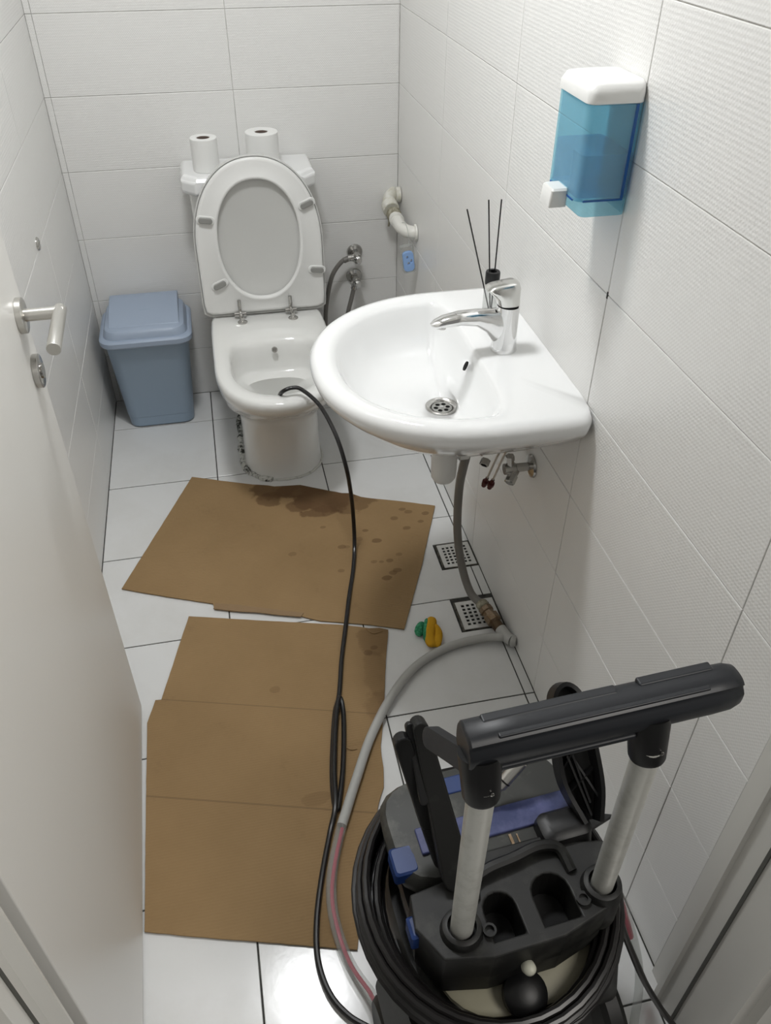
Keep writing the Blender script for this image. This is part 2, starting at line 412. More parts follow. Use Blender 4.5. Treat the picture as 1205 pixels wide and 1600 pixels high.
# floor drains
def drain(name, label, D, top):
    t = thing(name, label, 'drain', ((D[0]+D[2])/2, (D[1]+D[3])/2, -0.002), 'square floor drains')
    bm = NBM(); x0, y0, x1, y1 = D
    holed(bm, rrect(x0+.003, y0+.002, x1-.002, y1-.002, .003, 2), [rrect(x0+.0075, y0+.0045, x1-.004, y1-.0045, .003, 2)], -0.0018, 0.0006)
    obj('drain_frame', bm, M_dframe, t, smooth=False)
    a, b, c, d = x0+.008, y0+.005, x1-.0045, y1-.005
    n = 6; ux, uy = (c-a), (d-b); mg = 0.10
    cutx = [0]+sum([[mg+(1-2*mg)*(k+.20)/n, mg+(1-2*mg)*(k+.80)/n] for k in range(n)], [])+[1]
    bm = NBM(); V = {}
    def vv(i, j, z):
        if (i, j, z) not in V: V[i, j, z] = bm.verts.new((a+ux*cutx[i], b+uy*cutx[j], z))
        return V[i, j, z]
    N = len(cutx)-1
    def solid(i, j): return not (i % 2 == 1 and j % 2 == 1)
    for i in range(N):
        for j in range(N):
            if not solid(i, j): continue
            for z, f in ((0.0015, 1), (-0.0005, -1)):
                q = [vv(i, j, z), vv(i+1, j, z), vv(i+1, j+1, z), vv(i, j+1, z)]
                bm.faces.new(q if f > 0 else q[::-1])
            for di, dj, e in ((-1, 0, ((i, j), (i, j+1))), (1, 0, ((i+1, j), (i+1, j+1))), (0, -1, ((i, j), (i+1, j))), (0, 1, ((i, j+1), (i+1, j+1)))):
                ni, nj = i+di, j+dj
                if 0 <= ni < N and 0 <= nj < N and solid(ni, nj): continue
                (p, q), (r, s_) = e
                bm.faces.new((vv(p, q, -0.0005), vv(r, s_, -0.0005), vv(r, s_, 0.0015), vv(p, q, 0.0015)))
    obj('drain_grate', bm, mat('grate_steel', (0.66, 0.66, 0.64), 0.35, 0.35) if 'grate_steel' not in bpy.data.materials else bpy.data.materials['grate_steel'], t, smooth=False)
    bm = NBM(); box(bm, (a, b, -0.0021), (c, d, -0.0015)); obj('drain_pit', bm, M_dark, t, smooth=False)
drain('floor_drain', 'square perforated floor drain by the wall, the farther one, crossed by the grey hose', D1, 0)
drain('floor_drain', 'square perforated floor drain by the wall, the nearer one, under the brass hose coupling', D2, 0)

# ================================================================== toilet
TX0 = -0.475
def ringU(w, yf, yb, z, ym=1.74, n=48, pw=6.0, cx=TX0):
    def F(x, y):
        u = abs(x-cx)/w
        if y < ym: return u**2.2+(abs(y-ym)/(ym-yf))**2.2
        return u**pw+(abs(y-ym)/(yb-ym))**pw
    return [(x, y, z) for x, y in polar(F, (cx, ym), n)]
toilet = thing('toilet', 'white ceramic toilet with raised seat standing against the back wall', 'toilet', (TX0, 1.9, 0))
bm = NBM()
loft(bm, [ringU(.124, 1.712, 2.16, 0.0, 1.84), ringU(.122, 1.716, 2.16, .02, 1.84), ringU(.119, 1.720, 2.16, .12, 1.84), ringU(.122, 1.715, 2.16, .195, 1.83),
          ringU(.132, 1.700, 2.16, .222, 1.83), ringU(.146, 1.682, 2.16, .242, 1.82), ringU(.154, 1.660, 2.16, .258, 1.80), ringU(.157, 1.635, 2.16, .272, 1.78),
          ringU(.156, 1.600, 2.16, .295, 1.76), ringU(.163, 1.565, 2.16, .325, 1.75), ringU(.168, 1.535, 2.16, .345, 1.74), ringU(.172, 1.520, 2.16, .352, 1.74),
          ringU(.176, 1.508, 2.16, .372), ringU(.177, 1.504, 2.16, .388), ringU(.174, 1.508, 2.155, .398), ringU(.168, 1.516, 2.15, .402),
          ringU(.150, 1.540, 1.95, .402, 1.74, pw=4), ringU(.136, 1.556, 1.915, .400, 1.74, pw=4), ringU(.130, 1.564, 1.900, .392, 1.74, pw=4),
          ringU(.128, 1.568, 1.885, .375, 1.74, pw=4), ringU(.126, 1.574, 1.876, .345, 1.74, pw=4.5), ringU(.124, 1.582, 1.870, .312, 1.73, pw=4), ringU(.119, 1.592, 1.862, .300, 1.73, pw=3.5),
          ringU(.108, 1.65, 1.840, .290, 1.74, pw=2.6), ringU(.090, 1.720, 1.845, .255, 1.78, pw=2.2), ringU(.065, 1.745, 1.84, .18, 1.79, pw=2), ringU(.04, 1.765, 1.82, .13, 1.79, pw=2)], True, True)
pan = obj('pan', bm, M_ceram2, toilet, angle=60)
# cistern and its lid
def cis(w, yf, z, c=0.0, yb=2.293, cx=-0.483):
    w2 = w/2
    if c: return [(cx-w2, yb, z), (cx-w2, yf+c, z), (cx-w2+c, yf, z), (cx+w2-c, yf, z), (cx+w2, yf+c, z), (cx+w2, yb, z)]
bm = NBM(); loft(bm, [cis(.33, 2.145, .398, .03), cis(.345, 2.135, .55, .03), cis(.355, 2.130, .755, .03)]); obj('cistern', bm, M_ceram2, toilet, smooth=False, bevel=.010)
bm = NBM(); loft(bm, [cis(.375, 2.118, .752, .035), cis(.392, 2.105, .760, .04), cis(.394, 2.104, .792, .04), cis(.375, 2.115, .806, .04)]); obj('cistern_lid', bm, M_ceram, toilet, smooth=False, bevel=.006)
# raised seat and lid, leaning on the cistern
tilt = math.atan2(0.036, 0.455)
SM = Matrix.Translation((-0.474, 2.052, 0.412)) @ Matrix(((1, 0, 0, 0), (0, math.sin(tilt), -math.cos(tilt), 0), (0, math.cos(tilt), math.sin(tilt), 0), (0, 0, 0, 1)))
# local: x across, y up the seat, z towards the viewer
def dshape(hw, y0, y1, ym, n=56, pw=10):
    def F(x, y):
        u = abs(x)/hw
        if y > ym: return u**2.15+((y-ym)/(y1-ym))**2.15
        return u**pw+(abs(y-ym)/(ym-y0))**pw
    return polar(F, (0, ym), n)
def egg(hw, y0, y1, ym, n=48):
    def F(x, y):
        return (abs(x)/hw)**2.1+((y-ym)/(y1-ym))**2 if y > ym else (abs(x)/hw)**2.1+((ym-y)/(ym-y0))**2
    return polar(F, (0, ym), n)
def lay(bm, M): bmesh.ops.transform(bm, matrix=M, verts=bm.verts[:])
bm = NBM()
o_, i_ = dshape(.186, .004, .452, .20, 96), egg(.120, .052, .392, .235, 96)
# align both loops by polar order, build ring profile
def ringprof(bm, outer, inner, prof):
    """prof: (t from outer 0 to inner 1, extra outward, z)"""
    n = len(outer); R = []
    for t, e, z in prof:
        r = []
        for k in range(n):
            ax, ay = outer[k]; bx, by = inner[k]
            L = math.hypot(bx-ax, by-ay); f = t+e/L
            r.append(bm.verts.new((ax+(bx-ax)*f, ay+(by-ay)*f, z)))
        R.append(r)
    R.append(R[0])
    for a, b in zip(R, R[1:]):
        for k in range(n): bm.faces.new((a[k], a[(k+1) % n], b[(k+1) % n], b[k]))
c0 = (0.0, .22)
def polar_from(F_pts, n): return F_pts
def Fd(hw, y0, y1, ym, pw=22):
    return lambda x, y: (abs(x)/hw)**2.15+((y-ym)/(y1-ym))**2.15 if y > ym else (abs(x)/hw)**pw+(abs(y-ym)/(ym-y0))**pw
def Fe(hw, y0, y1, ym):
    return lambda x, y: (abs(x)/hw)**2.2+((y-ym)/(y1-ym))**2.2 if y > ym else (abs(x)/hw)**2.2+((ym-y)/(ym-y0))**2.2
o_ = polar(Fd(.186, .004, .452, .20), c0, 96); i_ = polar(Fe(.121, .050, .394, .222), c0, 96)
ringprof(bm, o_, i_, [(0, 0, .000), (0, 0, .009), (0, .003, .012), (0, .010, .013), (1, -.014, .012), (1, -.009, .016), (1, -.004, .016), (1, 0, .012), (1, 0, .001)])
lay(bm, SM); seat = obj('toilet_seat', bm, M_plast, toilet, angle=50)
for px, py, a in ((-.150, .290, -8), (.147, .318, 22), (-.132, .098, 22), (.166, .122, -6)):
    bm = NBM(); L = Matrix.Translation((px, py, .0125)) @ Matrix.Rotation(math.radians(a), 4, 'Z')
    prism(bm, rrect(-.027, -.0125, .027, .0125, .012, 5), 0, .004, L); lay(bm, SM)
    mount = obj('bumper_mount', bm, M_plast, seat, bevel=.002)
    bm = NBM(); prism(bm, rrect(-.020, -.008, .020, .008, .0078, 6), .003, .012, L); lay(bm, SM)
    obj('bumper', bm, M_pad, seat, bevel=.002)
bm = NBM(); lo = polar(Fd(.192, -.008, .458, .20), c0, 96); l2 = polar(Fd(.180, .006, .446, .20), c0, 96)
loft(bm, [[(x, y, -.016) for x, y in l2], [(x, y, -.010) for x, y in lo], [(x, y, -.002) for x, y in lo], [(x*.985, .22+(y-.22)*.985, -.001) for x, y in lo], [(x*.96, .22+(y-.22)*.96, -.006) for x, y in lo]])
lay(bm, SM); obj('toilet_lid', bm, mat('lid_plastic', (0.62, 0.62, 0.60), 0.3), toilet, angle=50)
for hx in (-.081, .076):
    hb = SM @ Vector((hx, .0, .014))
    bm = NBM(); lathe(bm, [(.015, 0), (.015, .002), (.011, .005), (.006, .007), (.006, .018), (0, .018)], (TX0+hx+.004, 2.004, .402), (0, 0, 1), 20)
    hin = obj('hinge', bm, M_chromed, toilet)
    bm = NBM(); tube(bm, [(TX0+hx+.004, 2.004, .412), (hb.x, hb.y-.006, hb.z+.010), (hb.x, hb.y-.002, hb.z+.048)], .0055, 10, 4)
    tube(bm, [(hb.x-.018, hb.y-.007, hb.z+.004), (hb.x+.018, hb.y-.007, hb.z+.004)], .006, 10, 1); obj('hinge_arm', bm, M_chromed, hin)
bm = NBM(); lathe(bm, [(.009, 0), (.009, .003), (.006, .006), (.003, .006), (.003, .002), (0, .002)], (-.470, 1.866, .372), (0, -1, .55), 18); obj('bidet_nozzle', bm, M_chromed, toilet)
# grimy silicone round the foot
base = ringU(.126, 1.710, 2.16, 0.003, 1.84, 96)
pts = [p for p in base if p[1] < 2.14]
pts.sort(key=lambda p: math.atan2(p[0]-TX0, -(p[1]-1.9)))
gr = [p for p in pts if p[0] < TX0-.035]; cl = [p for p in pts if p[0] >= TX0-.045]
bm = NBM(); tube(bm, [(x-.003+random.uniform(-.003, .002), y+random.uniform(-.002, .002), .003) for x, y, z in gr], [random.uniform(.006, .011) for p in gr], 8, 3)
for k in range(26):
    x, y, z = random.choice(gr); lathe(bm, [(.002, 0), (random.uniform(.003, .006), .001), (0, .0035)], (x-random.uniform(.004, .014), y+random.uniform(-.01, .01), 0.0002), (0, 0, 1), 7)
gb = obj('silicone_bead', bm, M_sil, toilet); gb['kind'] = 'stuff'
bm = NBM(); tube(bm, [(x+random.uniform(-.001, .001), y+random.uniform(-.001, .001), .002) for x, y, z in cl], [random.uniform(.003, .005) for p in cl], 8, 3)
obj('silicone_bead', bm, mat('pale_silicone', (.62, .62, .58), .6, noise=(50, (.30, .30, .27), .55, .7)), toilet)

# toilet rolls on the cistern
def roll(x, y, r, h, label, lean=0.0):
    t = thing('toilet_roll', label, 'toilet paper', (x, y, .806), 'toilet rolls on the cistern')
    M = Matrix.Translation((x, y, .806)) @ Matrix.Rotation(lean, 4, 'Y')
    bm = NBM(); o1 = [(r*math.cos(2*PI*k/40), r*math.sin(2*PI*k/40)) for k in range(40)]; i1 = [(.019*math.cos(2*PI*k/20), .019*math.sin(2*PI*k/20)) for k in range(20)]
    holed(bm, o1, [i1], 0, h, M); obj('paper', bm, M_paper, t, bevel=.002)
    bm = NBM(); i2 = [(a*.985, b*.985) for a, b in i1]; i3 = [(a*.90, b*.90) for a, b in i1]
    holed(bm, i2, [i3], .001, h-.002, M); obj('roll_core', bm, M_core, t)
    bm = NBM(); prism(bm, [(a*.9, b*.9) for a, b in i1], .002, h*0.55, M); obj('roll_shade_plug', bm, M_core, t)  # dark plug standing in for the shade down inside the core
roll(-.600, 2.185, .0385, .090, 'narrower white toilet roll on the left end of the cistern lid')
roll(-.432, 2.200, .0480, .094, 'wider white toilet roll on the cistern, behind the raised seat')

# ================================================================== wall valves behind the toilet
def valve(z, x, label, up):
    t = thing('angle_valve', label, 'valve', (x, YB-.001, z), 'angle valves behind the toilet')
    bm = NBM(); lathe(bm, [(.026, 0), (.027, .002), (.024, .008), (.014, .013), (.014, .014)], (x, YB-.0005, z), (0, -1, 0), 28); obj('flange', bm, M_chromed, t)
    bm = NBM(); lathe(bm, [(.010, 0), (.010, .022), (.013, .024), (.013, .048), (.010, .052), (0, .052)], (x, YB-.012, z), (0, -1, 0), 20)
    lathe(bm, [(.009, 0), (.009, .018), (.0105, .019), (.0105, .030), (0, .030)], (x, YB-.045, z), (-1, 0, -.1) if up else (-.35, 0, -1), 16); obj('valve_body', bm, M_chromed, t)
    bm = NBM(); lathe(bm, [(.011, 0), (.013, .003), (.013, .012), (.008, .016), (0, .016)], (x, YB-.062, z-.002), (0, -1, 0), 14); obj('valve_knob', bm, M_chrome, t)
valve(.482, -.147, 'chrome angle valve high on the back wall beside the toilet', True)
valve(.398, -.150, 'chrome angle valve on the back wall just under the upper valve', False)
bm = NBM(); tube(bm, [(-.172, 2.252, .479), (-.200, 2.250, .468), (-.232, 2.248, .425), (-.252, 2.247, .350), (-.262, 2.246, .270), (-.262, 2.246, .16), (-.25, 2.25, .09)], .0075, 10, 8)
lathe(bm, [(.0095, 0), (.0095, .020), (.008, .022)], (-.172, 2.252, .479), (-1, -.05, -.35), 12)
tag(obj('braided_hose', bm, M_ghose), 'grey braided hose curving down from the upper valve behind the toilet', 'hose')
bm = NBM(); tube(bm, [(-.160, 2.250, .370), (-.170, 2.246, .335), (-.185, 2.243, .28), (-.20, 2.243, .20), (-.20, 2.245, .10)], .0075, 10, 8)
tag(obj('braided_hose', bm, M_ghose), 'grey braided hose dropping from the lower valve, mostly behind the basin', 'hose')

# ================================================================== old pipe elbow in the corner
pp = thing('waste_pipe', 'old white plastic pipe elbow joining the two walls in the back corner', 'pipe', (-.035, 2.19, .60))
bm = NBM(); tube(bm, [(-.012, YB-.002, .668), (-.035, 2.262, .662), (-.040, 2.235, .652)], .0215, 16, 6); lathe(bm, [(.024, 0), (.024, .014)], (-.002, 2.255, .675), (-1, 0, 0), 18); obj('pipe_elbow', bm, M_pvcy, pp)
bm = NBM(); lathe(bm, [(.026, 0), (.027, .004), (.027, .028), (.024, .031)], (-.040, 2.240, .650), (.03, -.94, -.22), 18); obj('pipe_socket', bm, M_pvcy, pp)
bm = NBM(); lathe(bm, [(.022, 0), (.024, .003), (.024, .024), (.021, .027)], (-.038, 2.190, .640), (.03, -.95, -.15), 10); lathe(bm, [(.003, 0), (.003, .022)], (-.052, 2.178, .626), (-.2, -.2, -1), 6); lathe(bm, [(.003, 0), (.003, .018)], (-.034, 2.172, .624), (.1, -.1, -1), 6); obj('pipe_collar', bm, M_pvcg, pp)
bm = NBM(); tube(bm, [(-.038, 2.168, .636), (-.036, 2.10, .632), (-.030, 2.06, .632), (-.012, 2.035, .632), (.0, 2.032, .632)], .0195, 16, 6); lathe(bm, [(.023, 0), (.023, .018)], (-.037, 2.150, .635), (0, -1, 0), 16)
lathe(bm, [(.026, 0), (.024, .006)], (-.001, 2.032, .632), (-1, 0, 0), 18); obj('pipe_bend', bm, M_pvc, pp)
bk = thing('freshener_block', 'pale blue freshener block in a clear holder hanging below the corner pipe', 'air freshener', (-.032, 1.988, .528))
bm = NBM(); M_ = Matrix.Translation((-.032, 1.995, .560)) @ Matrix.Rotation(math.radians(90), 4, 'X') @ Matrix.Rotation(math.radians(8), 4, 'Z')
holed(bm, rrect(-.017, -.031, .017, .031, .012, 5), [rrect(-.006, .010, .000, .018, .002, 2), rrect(-.004, -.010, .003, -.002, .002, 2), rrect(.006, -.004, .011, .006, .002, 2)], -.006, .006, M_); obj('block', bm, M_block, bk, smooth=False, bevel=.0015)
bm = NBM(); holed(bm, rrect(-.020, -.035, .020, .052, .008, 4), [rrect(-.0178, -.0325, .0178, .048, .007, 4)], -.008, .008, M_); tube(bm, [(-.030, 1.995, .608), (-.030, 2.02, .645), (-.032, 2.045, .658), (-.036, 2.07, .652)], .0012, 6, 5); obj('holder', bm, M_clear, bk, smooth=False)

# ================================================================== bin
bin_ = thing('waste_bin', 'grey-blue plastic bin with closed lid in the back left corner', 'bin', (-.86, 2.16, 0))
def rr3(x0, y0, x1, y1, r, z, n=5): return [(x, y, z) for x, y in rrect(x0, y0, x1, y1, r, n)]
bm = NBM()
loft(bm, [rr3(-.955, 2.112, -.758, 2.255, .03, 0.0), rr3(-.964, 2.104, -.751, 2.262, .034, .006), rr3(-.966, 2.100, -.749, 2.264, .034, .042), rr3(-.9672, 2.0985, -.7478, 2.265, .034, .044),
          rr3(-.982, 2.052, -.727, 2.278, .036, .325), rr3(-.988, 2.045, -.722, 2.280, .036, .345)]); obj('bin_body', bm, M_blue, bin_, angle=25)
bm = NBM()
loft(bm, [rr3(-.993, 2.034, -.716, 2.284, .042, .333), rr3(-.996, 2.030, -.712, 2.286, .045, .338), rr3(-.996, 2.030, -.712, 2.286, .045, .352), rr3(-.990, 2.036, -.718, 2.284, .042, .357),
          rr3(-.983, 2.044, -.725, 2.282, .042, .358), rr3(-.980, 2.047, -.728, 2.281, .041, .370), rr3(-.975, 2.053, -.733, 2.279, .038, .380), rr3(-.966, 2.062, -.742, 2.276, .034, .385)]); lid = obj('bin_lid', bm, M_bluel, bin_, angle=30)
bm = NBM()
n_ = 14; prof = []
for k in range(n_+1):
    t = k/n_; y = 2.078+.196*t; prof.append((y, .3865+.024*math.sin(PI*min(1, t*1.15)*.5)*(1 if t < .92 else 1-(t-.92)*2)))
A_ = [[bm.verts.new((x, y, z)) for y, z in prof] for x in (-.962, -.746)]; B_ = [[bm.verts.new((x, y, .380)) for y, z in prof] for x in (-.962, -.746)]
for k in range(n_):
    bm.faces.new((A_[0][k], A_[1][k], A_[1][k+1], A_[0][k+1])); bm.faces.new((B_[0][k], B_[0][k+1], B_[1][k+1], B_[1][k]))
    for i in (0, 1): bm.faces.new((A_[i][k], A_[i][k+1], B_[i][k+1], B_[i][k]))
bm.faces.new((A_[0][0], A_[1][0], B_[1][0], B_[0][0])); bm.faces.new((A_[0][-1], A_[1][-1], B_[1][-1], B_[0][-1]))
flap = obj('lid_flap', bm, M_bluel, bin_, angle=30, bevel=.006)
bm = NBM(); prism(bm, [(.020*math.cos(2*PI*k/20), .0035*math.sin(2*PI*k/20)) for k in range(20)], 0, .0006, Matrix.Translation((-.850, 2.155, .4015)) @ Matrix.Rotation(math.radians(12), 4, 'X')); obj('moulded_mark', bm, M_blue, flap)

# ================================================================== basin
SY, SZ = 1.0, 0.79
basin = thing('wash_basin', 'white half-round ceramic wash basin mounted on the right wall', 'wash basin', (-.2, SY, .64))
cB = (-.205, SY)
def Fout(k=0.0):
    def F(x, y):
        a = (.307+k); b = .282+k; u = abs(y-SY)/b
        if x < -.15: return u**2.15+((-.15-x)/a)**2.15
        return u**9+(max(0, x+.15)/.150)**26
    return F
def Fin(k=0.0, xb=-.138):
    def F(x, y):
        b = .230-k; u = abs(y-SY)/b
        if x < -.19: return u**2.15+((-.19-x)/(.222-k))**2.15
        return u**3.6+((x+.19)/max(.018, (xb+.19)-k*.55))**4.5
    return F
n_ = 128
def ro(k, z): return [(min(x, -.0005), y, z) for x, y in polar(Fout(k), cB, n_)]
def ri(k, z, xb=-.138): return [(x, y, z) for x, y in polar(Fin(k, xb), cB, n_)]
dr = (-.195, SY+.006)
def circ(r, z): return [(dr[0]+r*math.cos(2*PI*k/n_), dr[1]+r*math.sin(2*PI*k/n_), z) for k in range(n_)]
def blend(a, b, t): return [tuple(p[i]*(1-t)+q[i]*t for i in range(3)) for p, q in zip(a, b)]
bowlB = ri(.075, .690, -.150)
bm = NBM()
under = [(min(x, -.0005), y, .665) for x, y in polar(Fout(-.13), cB, n_)]
def sc(ring, f, z): return [(min(-.0005, cB[0]+(x-cB[0])*f), cB[1]+(y-cB[1])*f, z) for x, y, _ in ring]
O0 = ro(0, SZ)
def wallkeep(ring, f, z):
    return [(x if x > -.03 else cB[0]+(x-cB[0])*f, cB[1]+(y-cB[1])*f, z) for x, y, _ in ring]
loft(bm, [wallkeep(O0, .30, .628), wallkeep(O0, .50, .645), wallkeep(O0, .65, .672), wallkeep(O0, .80, .706), wallkeep(O0, .90, .731), wallkeep(O0, .955, .746), wallkeep(O0, .985, .757), wallkeep(O0, .998, .768), ro(0, .776), ro(-.004, .784), ro(-.012, .790), ro(-.024, .792),
          blend(ro(-.03, .792), ri(-.012, .790), .75), ri(-.008, .789), ri(0, .786), ri(.006, .778), ri(.014, .760), ri(.026, .735), ri(.044, .710), bowlB, blend(bowlB, circ(.03, .672), .45), circ(.034, .664), circ(.031, .661), circ(.030, .655)])
obj('basin_bowl', bm, M_ceram, basin, angle=75)
dn = thing  # (drain waste is a part of the basin)
bm = NBM(); lathe(bm, [(.033, -.001), (.0335, .0015), (.030, .003), (.025, .001), (.022, -.003), (.0215, -.006)], (dr[0], dr[1], .664), (0, 0, 1), 32, False); wr = obj('waste_ring', bm, M_chromed, basin)
bm = NBM(); holes = [[(.0125*math.cos(2*PI*k/6)+.0050*math.cos(t*PI/5), .0125*math.sin(2*PI*k/6)+.0050*math.sin(t*PI/5)) for t in range(10)] for k in range(6)]
holed(bm, [(.0208*math.cos(2*PI*k/32), .0208*math.sin(2*PI*k/32)) for k in range(32)], holes, .6602, .6622, Matrix.Translation((dr[0], dr[1], 0))); obj('waste_grid', bm, mat('grey_steel', (.42, .42, .40), .38, .8), wr, smooth=False)
bm = NBM(); lathe(bm, [(.0205, 0), (.0205, .0008)], (dr[0], dr[1], .6580), (0, 0, 1), 24); obj('waste_pit', bm, M_dark, wr)
bm = NBM(); lathe(bm, [(.0030, 0), (.0030, .0015), (0, .0022)], (dr[0], dr[1], .6622), (0, 0, 1), 12); obj('waste_screw', bm, M_chrome, wr)
bm = NBM(); M_ = Matrix.Translation((-.1535, SY-.003, .757)) @ Matrix.Rotation(math.radians(-68), 4, 'Y'); prism(bm, [(.0100*math.cos(2*PI*k/24), .0052*math.sin(2*PI*k/24)) for k in range(24)], -.001, .0022, M_); obj('overflow_hole', bm, M_dark, basin)
# bottle trap under the basin
trap = thing('bottle_trap', 'white plastic bottle trap hanging under the wash basin', 'trap', (dr[0], dr[1], .47))
bm = NBM(); lathe(bm, [(.010, 0), (.022, .003), (.027, .012), (.028, .030), (.028, .085), (.030, .087), (.030, .098), (.018, .102), (.018, .15), (0, .15)], (dr[0]+.012, dr[1], .476), (0, 0, 1), 28); obj('trap_cup', bm, M_wtrap, trap)
bm = NBM(); tube(bm, [(dr[0]+.035, dr[1], .548), (-.11, dr[1], .548), (-.05, dr[1], .548), (.0, dr[1], .548)], .0155, 16, 4); lathe(bm, [(.020, 0), (.020, .020)], (dr[0]+.042, dr[1], .548), (1, 0, 0), 20); obj('trap_arm', bm, M_wtrap, trap)

# tap
tap = thing('basin_tap', 'chrome single-lever mixer tap on the basin ledge', 'tap', (-.083, .99, SZ))
bm = NBM(); lathe(bm, [(.0255, 0), (.026, .003), (.0245, .010), (.0225, .045), (.0215, .075), (.0215, .092), (.0, .094)], (-.083, .99, .7895), (.02, 0, 1), 32); obj('tap_body', bm, M_chrome, tap)
bm = NBM()
def oval(c, ax, w, h, n=20):
    ax = Vector(ax).normalized(); s = Vector((0, 1, 0)); u = ax.cross(s).normalized()
    return [Vector(c)+s*(w*math.cos(2*PI*k/n))+u*(h*math.sin(2*PI*k/n)) for k in range(n)]
P_ = [((-.076, .99, .838), (-1, 0, .25), .0185, .042), ((-.098, .99, .844), (-1, 0, .32), .019, .034), ((-.118, .99, .854), (-1, 0, .24), .019, .023), ((-.142, .99, .862), (-1, 0, .10), .0185, .0165), ((-.175, .99, .864), (-1, 0, -.04), .018, .0130), ((-.205, .99, .860), (-1, 0, -.18), .0165, .0110), ((-.222, .99, .855), (-1, 0, -.3), .013, .0085), ((-.229, .99, .853), (-1, 0, -.5), .006, .005)]
loft(bm, [oval(*a) for a in P_]); obj('tap_spout', bm, M_chrome, tap, angle=60)
bm = NBM(); lathe(bm, [(.0105, 0), (.0105, .008), (.008, .009), (.008, .004), (0, .004)], (-.210, .99, .856), (-.15, 0, -1), 20); obj('aerator', bm, M_chromed, tap)
bm = NBM(); lathe(bm, [(.0205, 0), (.0205, .0015)], (-.082, .99, .8835), (.02, 0, 1), 28); obj('tap_joint', bm, M_dark, tap)
bm = NBM()
def rbx(cx, z, hw, hd, tiltx=0): return [(x, y, z+(x-cx)*tiltx) for x, y in rrect(cx-hd, .99-hw, cx+hd, .99+hw, min(hw, hd)*.7, 4)]
loft(bm, [rbx(-.083, .886, .0205, .0205), rbx(-.086, .900, .0215, .0225, .05), rbx(-.092, .914, .022, .028, .15), rbx(-.098, .922, .020, .031, .15), rbx(-.098, .927, .013, .024, .15)])
obj('tap_lever', bm, mat('satin_chrome', (0.68, 0.68, 0.66), 0.20, 1.0), tap, angle=60)

# reed diffuser
df = thing('reed_diffuser', 'small reed diffuser with black cap and three dark sticks behind the tap', 'diffuser', (-.060, 1.150, SZ))
bm = NBM(); lathe(bm, [(.015, 0), (.016, .003), (.016, .054), (.012, .060), (.012, .064)], (-.060, 1.150, .7905), (0, 0, 1), 24); obj('bottle', bm, M_clear, df)
bm = NBM(); lathe(bm, [(.0145, 0), (.0150, .002), (.0150, .024), (.0140, .0265), (.008, .0265), (.008, .020), (0, .020)], (-.060, 1.150, .853), (0, 0, 1), 24); obj('cap', bm, M_black, df)
for a, b in (((-.063, 1.150), (-.123, 1.153, 1.007)), ((-.059, 1.152), (-.082, 1.150, 1.023)), ((-.057, 1.149), (-.057, 1.148, 1.023))):
    bm = NBM(); tube(bm, [(a[0], a[1], .800), b], .0015, 8, 1); obj('reed', bm, M_black, df)

# ================================================================== plumbing under the basin
av = thing('angle_valve', 'dull chrome angle valve on the right wall under the wash basin', 'valve', (-.03, .955, .52))
bm = NBM(); lathe(bm, [(.025, 0), (.026, .002), (.024, .006), (.012, .010)], (-.0003, .958, .521), (-1, 0, 0), 28); obj('flange', bm, M_chromed, av)
bm = NBM(); lathe(bm, [(.009, 0), (.010, .030), (.012, .032), (.012, .056), (.0, .056)], (-.008, .958, .521), (-1, 0, 0), 16)
lathe(bm, [(.0085, 0), (.0085, .020), (.010, .021), (.010, .032), (0, .032)], (-.050, .958, .523), (-.15, 0, 1), 6); obj('valve_body', bm, M_chromed, av)
bm = NBM(); lathe(bm, [(.010, 0), (.010, .012), (.012, .013), (.012, .030), (.010, .032), (0, .032)], (-.040, .955, .517), (-.6, -.65, -.55), 8); obj('valve_handle', bm, M_chromed, av)
bm = NBM(); lathe(bm, [(.0105, 0), (.0105, .014), (.0075, .014), (.0075, .002), (0, .002)], (-.100, .975, .540), (-.5, -.6, -.5), 6); tube(bm, [(-.104, .985, .545), (-.13, 1.01, .57), (-.15, 1.03, .60), (-.16, 1.03, .64)], .004, 8, 6)
tag(obj('compression_nut', bm, M_chromed), 'small open metal nut on a thin tail pipe under the basin', 'pipe fitting')
for k, (a, b, c) in enumerate((((-0.0600, 0.9550, 0.6095), (-0.0600, 1.0041, 0.5341), (-0.0650, 1.0538, 0.4220)), ((-0.0520, 0.9344, 0.6221), (-0.0530, 0.9880, 0.5408), (-0.0580, 1.0347, 0.4296)))):
    tt = thing('tail_pipe', ['thin capped supply tail hanging under the basin, the one nearer the grey hose', 'thin capped supply tail hanging under the basin, the one nearer the wall'][k], 'pipe', c)
    bm = NBM(); tube(bm, [a, b, c], .0026, 8, 6); obj('tail', bm, M_steel, tt)
    d_ = (Vector(c)-Vector(b)).normalized(); bm = NBM(); lathe(bm, [(.0040, -.010), (.0040, .004), (.0078, .005), (.0078, .016), (.0058, .018), (.0058, .026), (0, .026)], c, d_, 8); obj('end_fitting', bm, M_copper, tt)

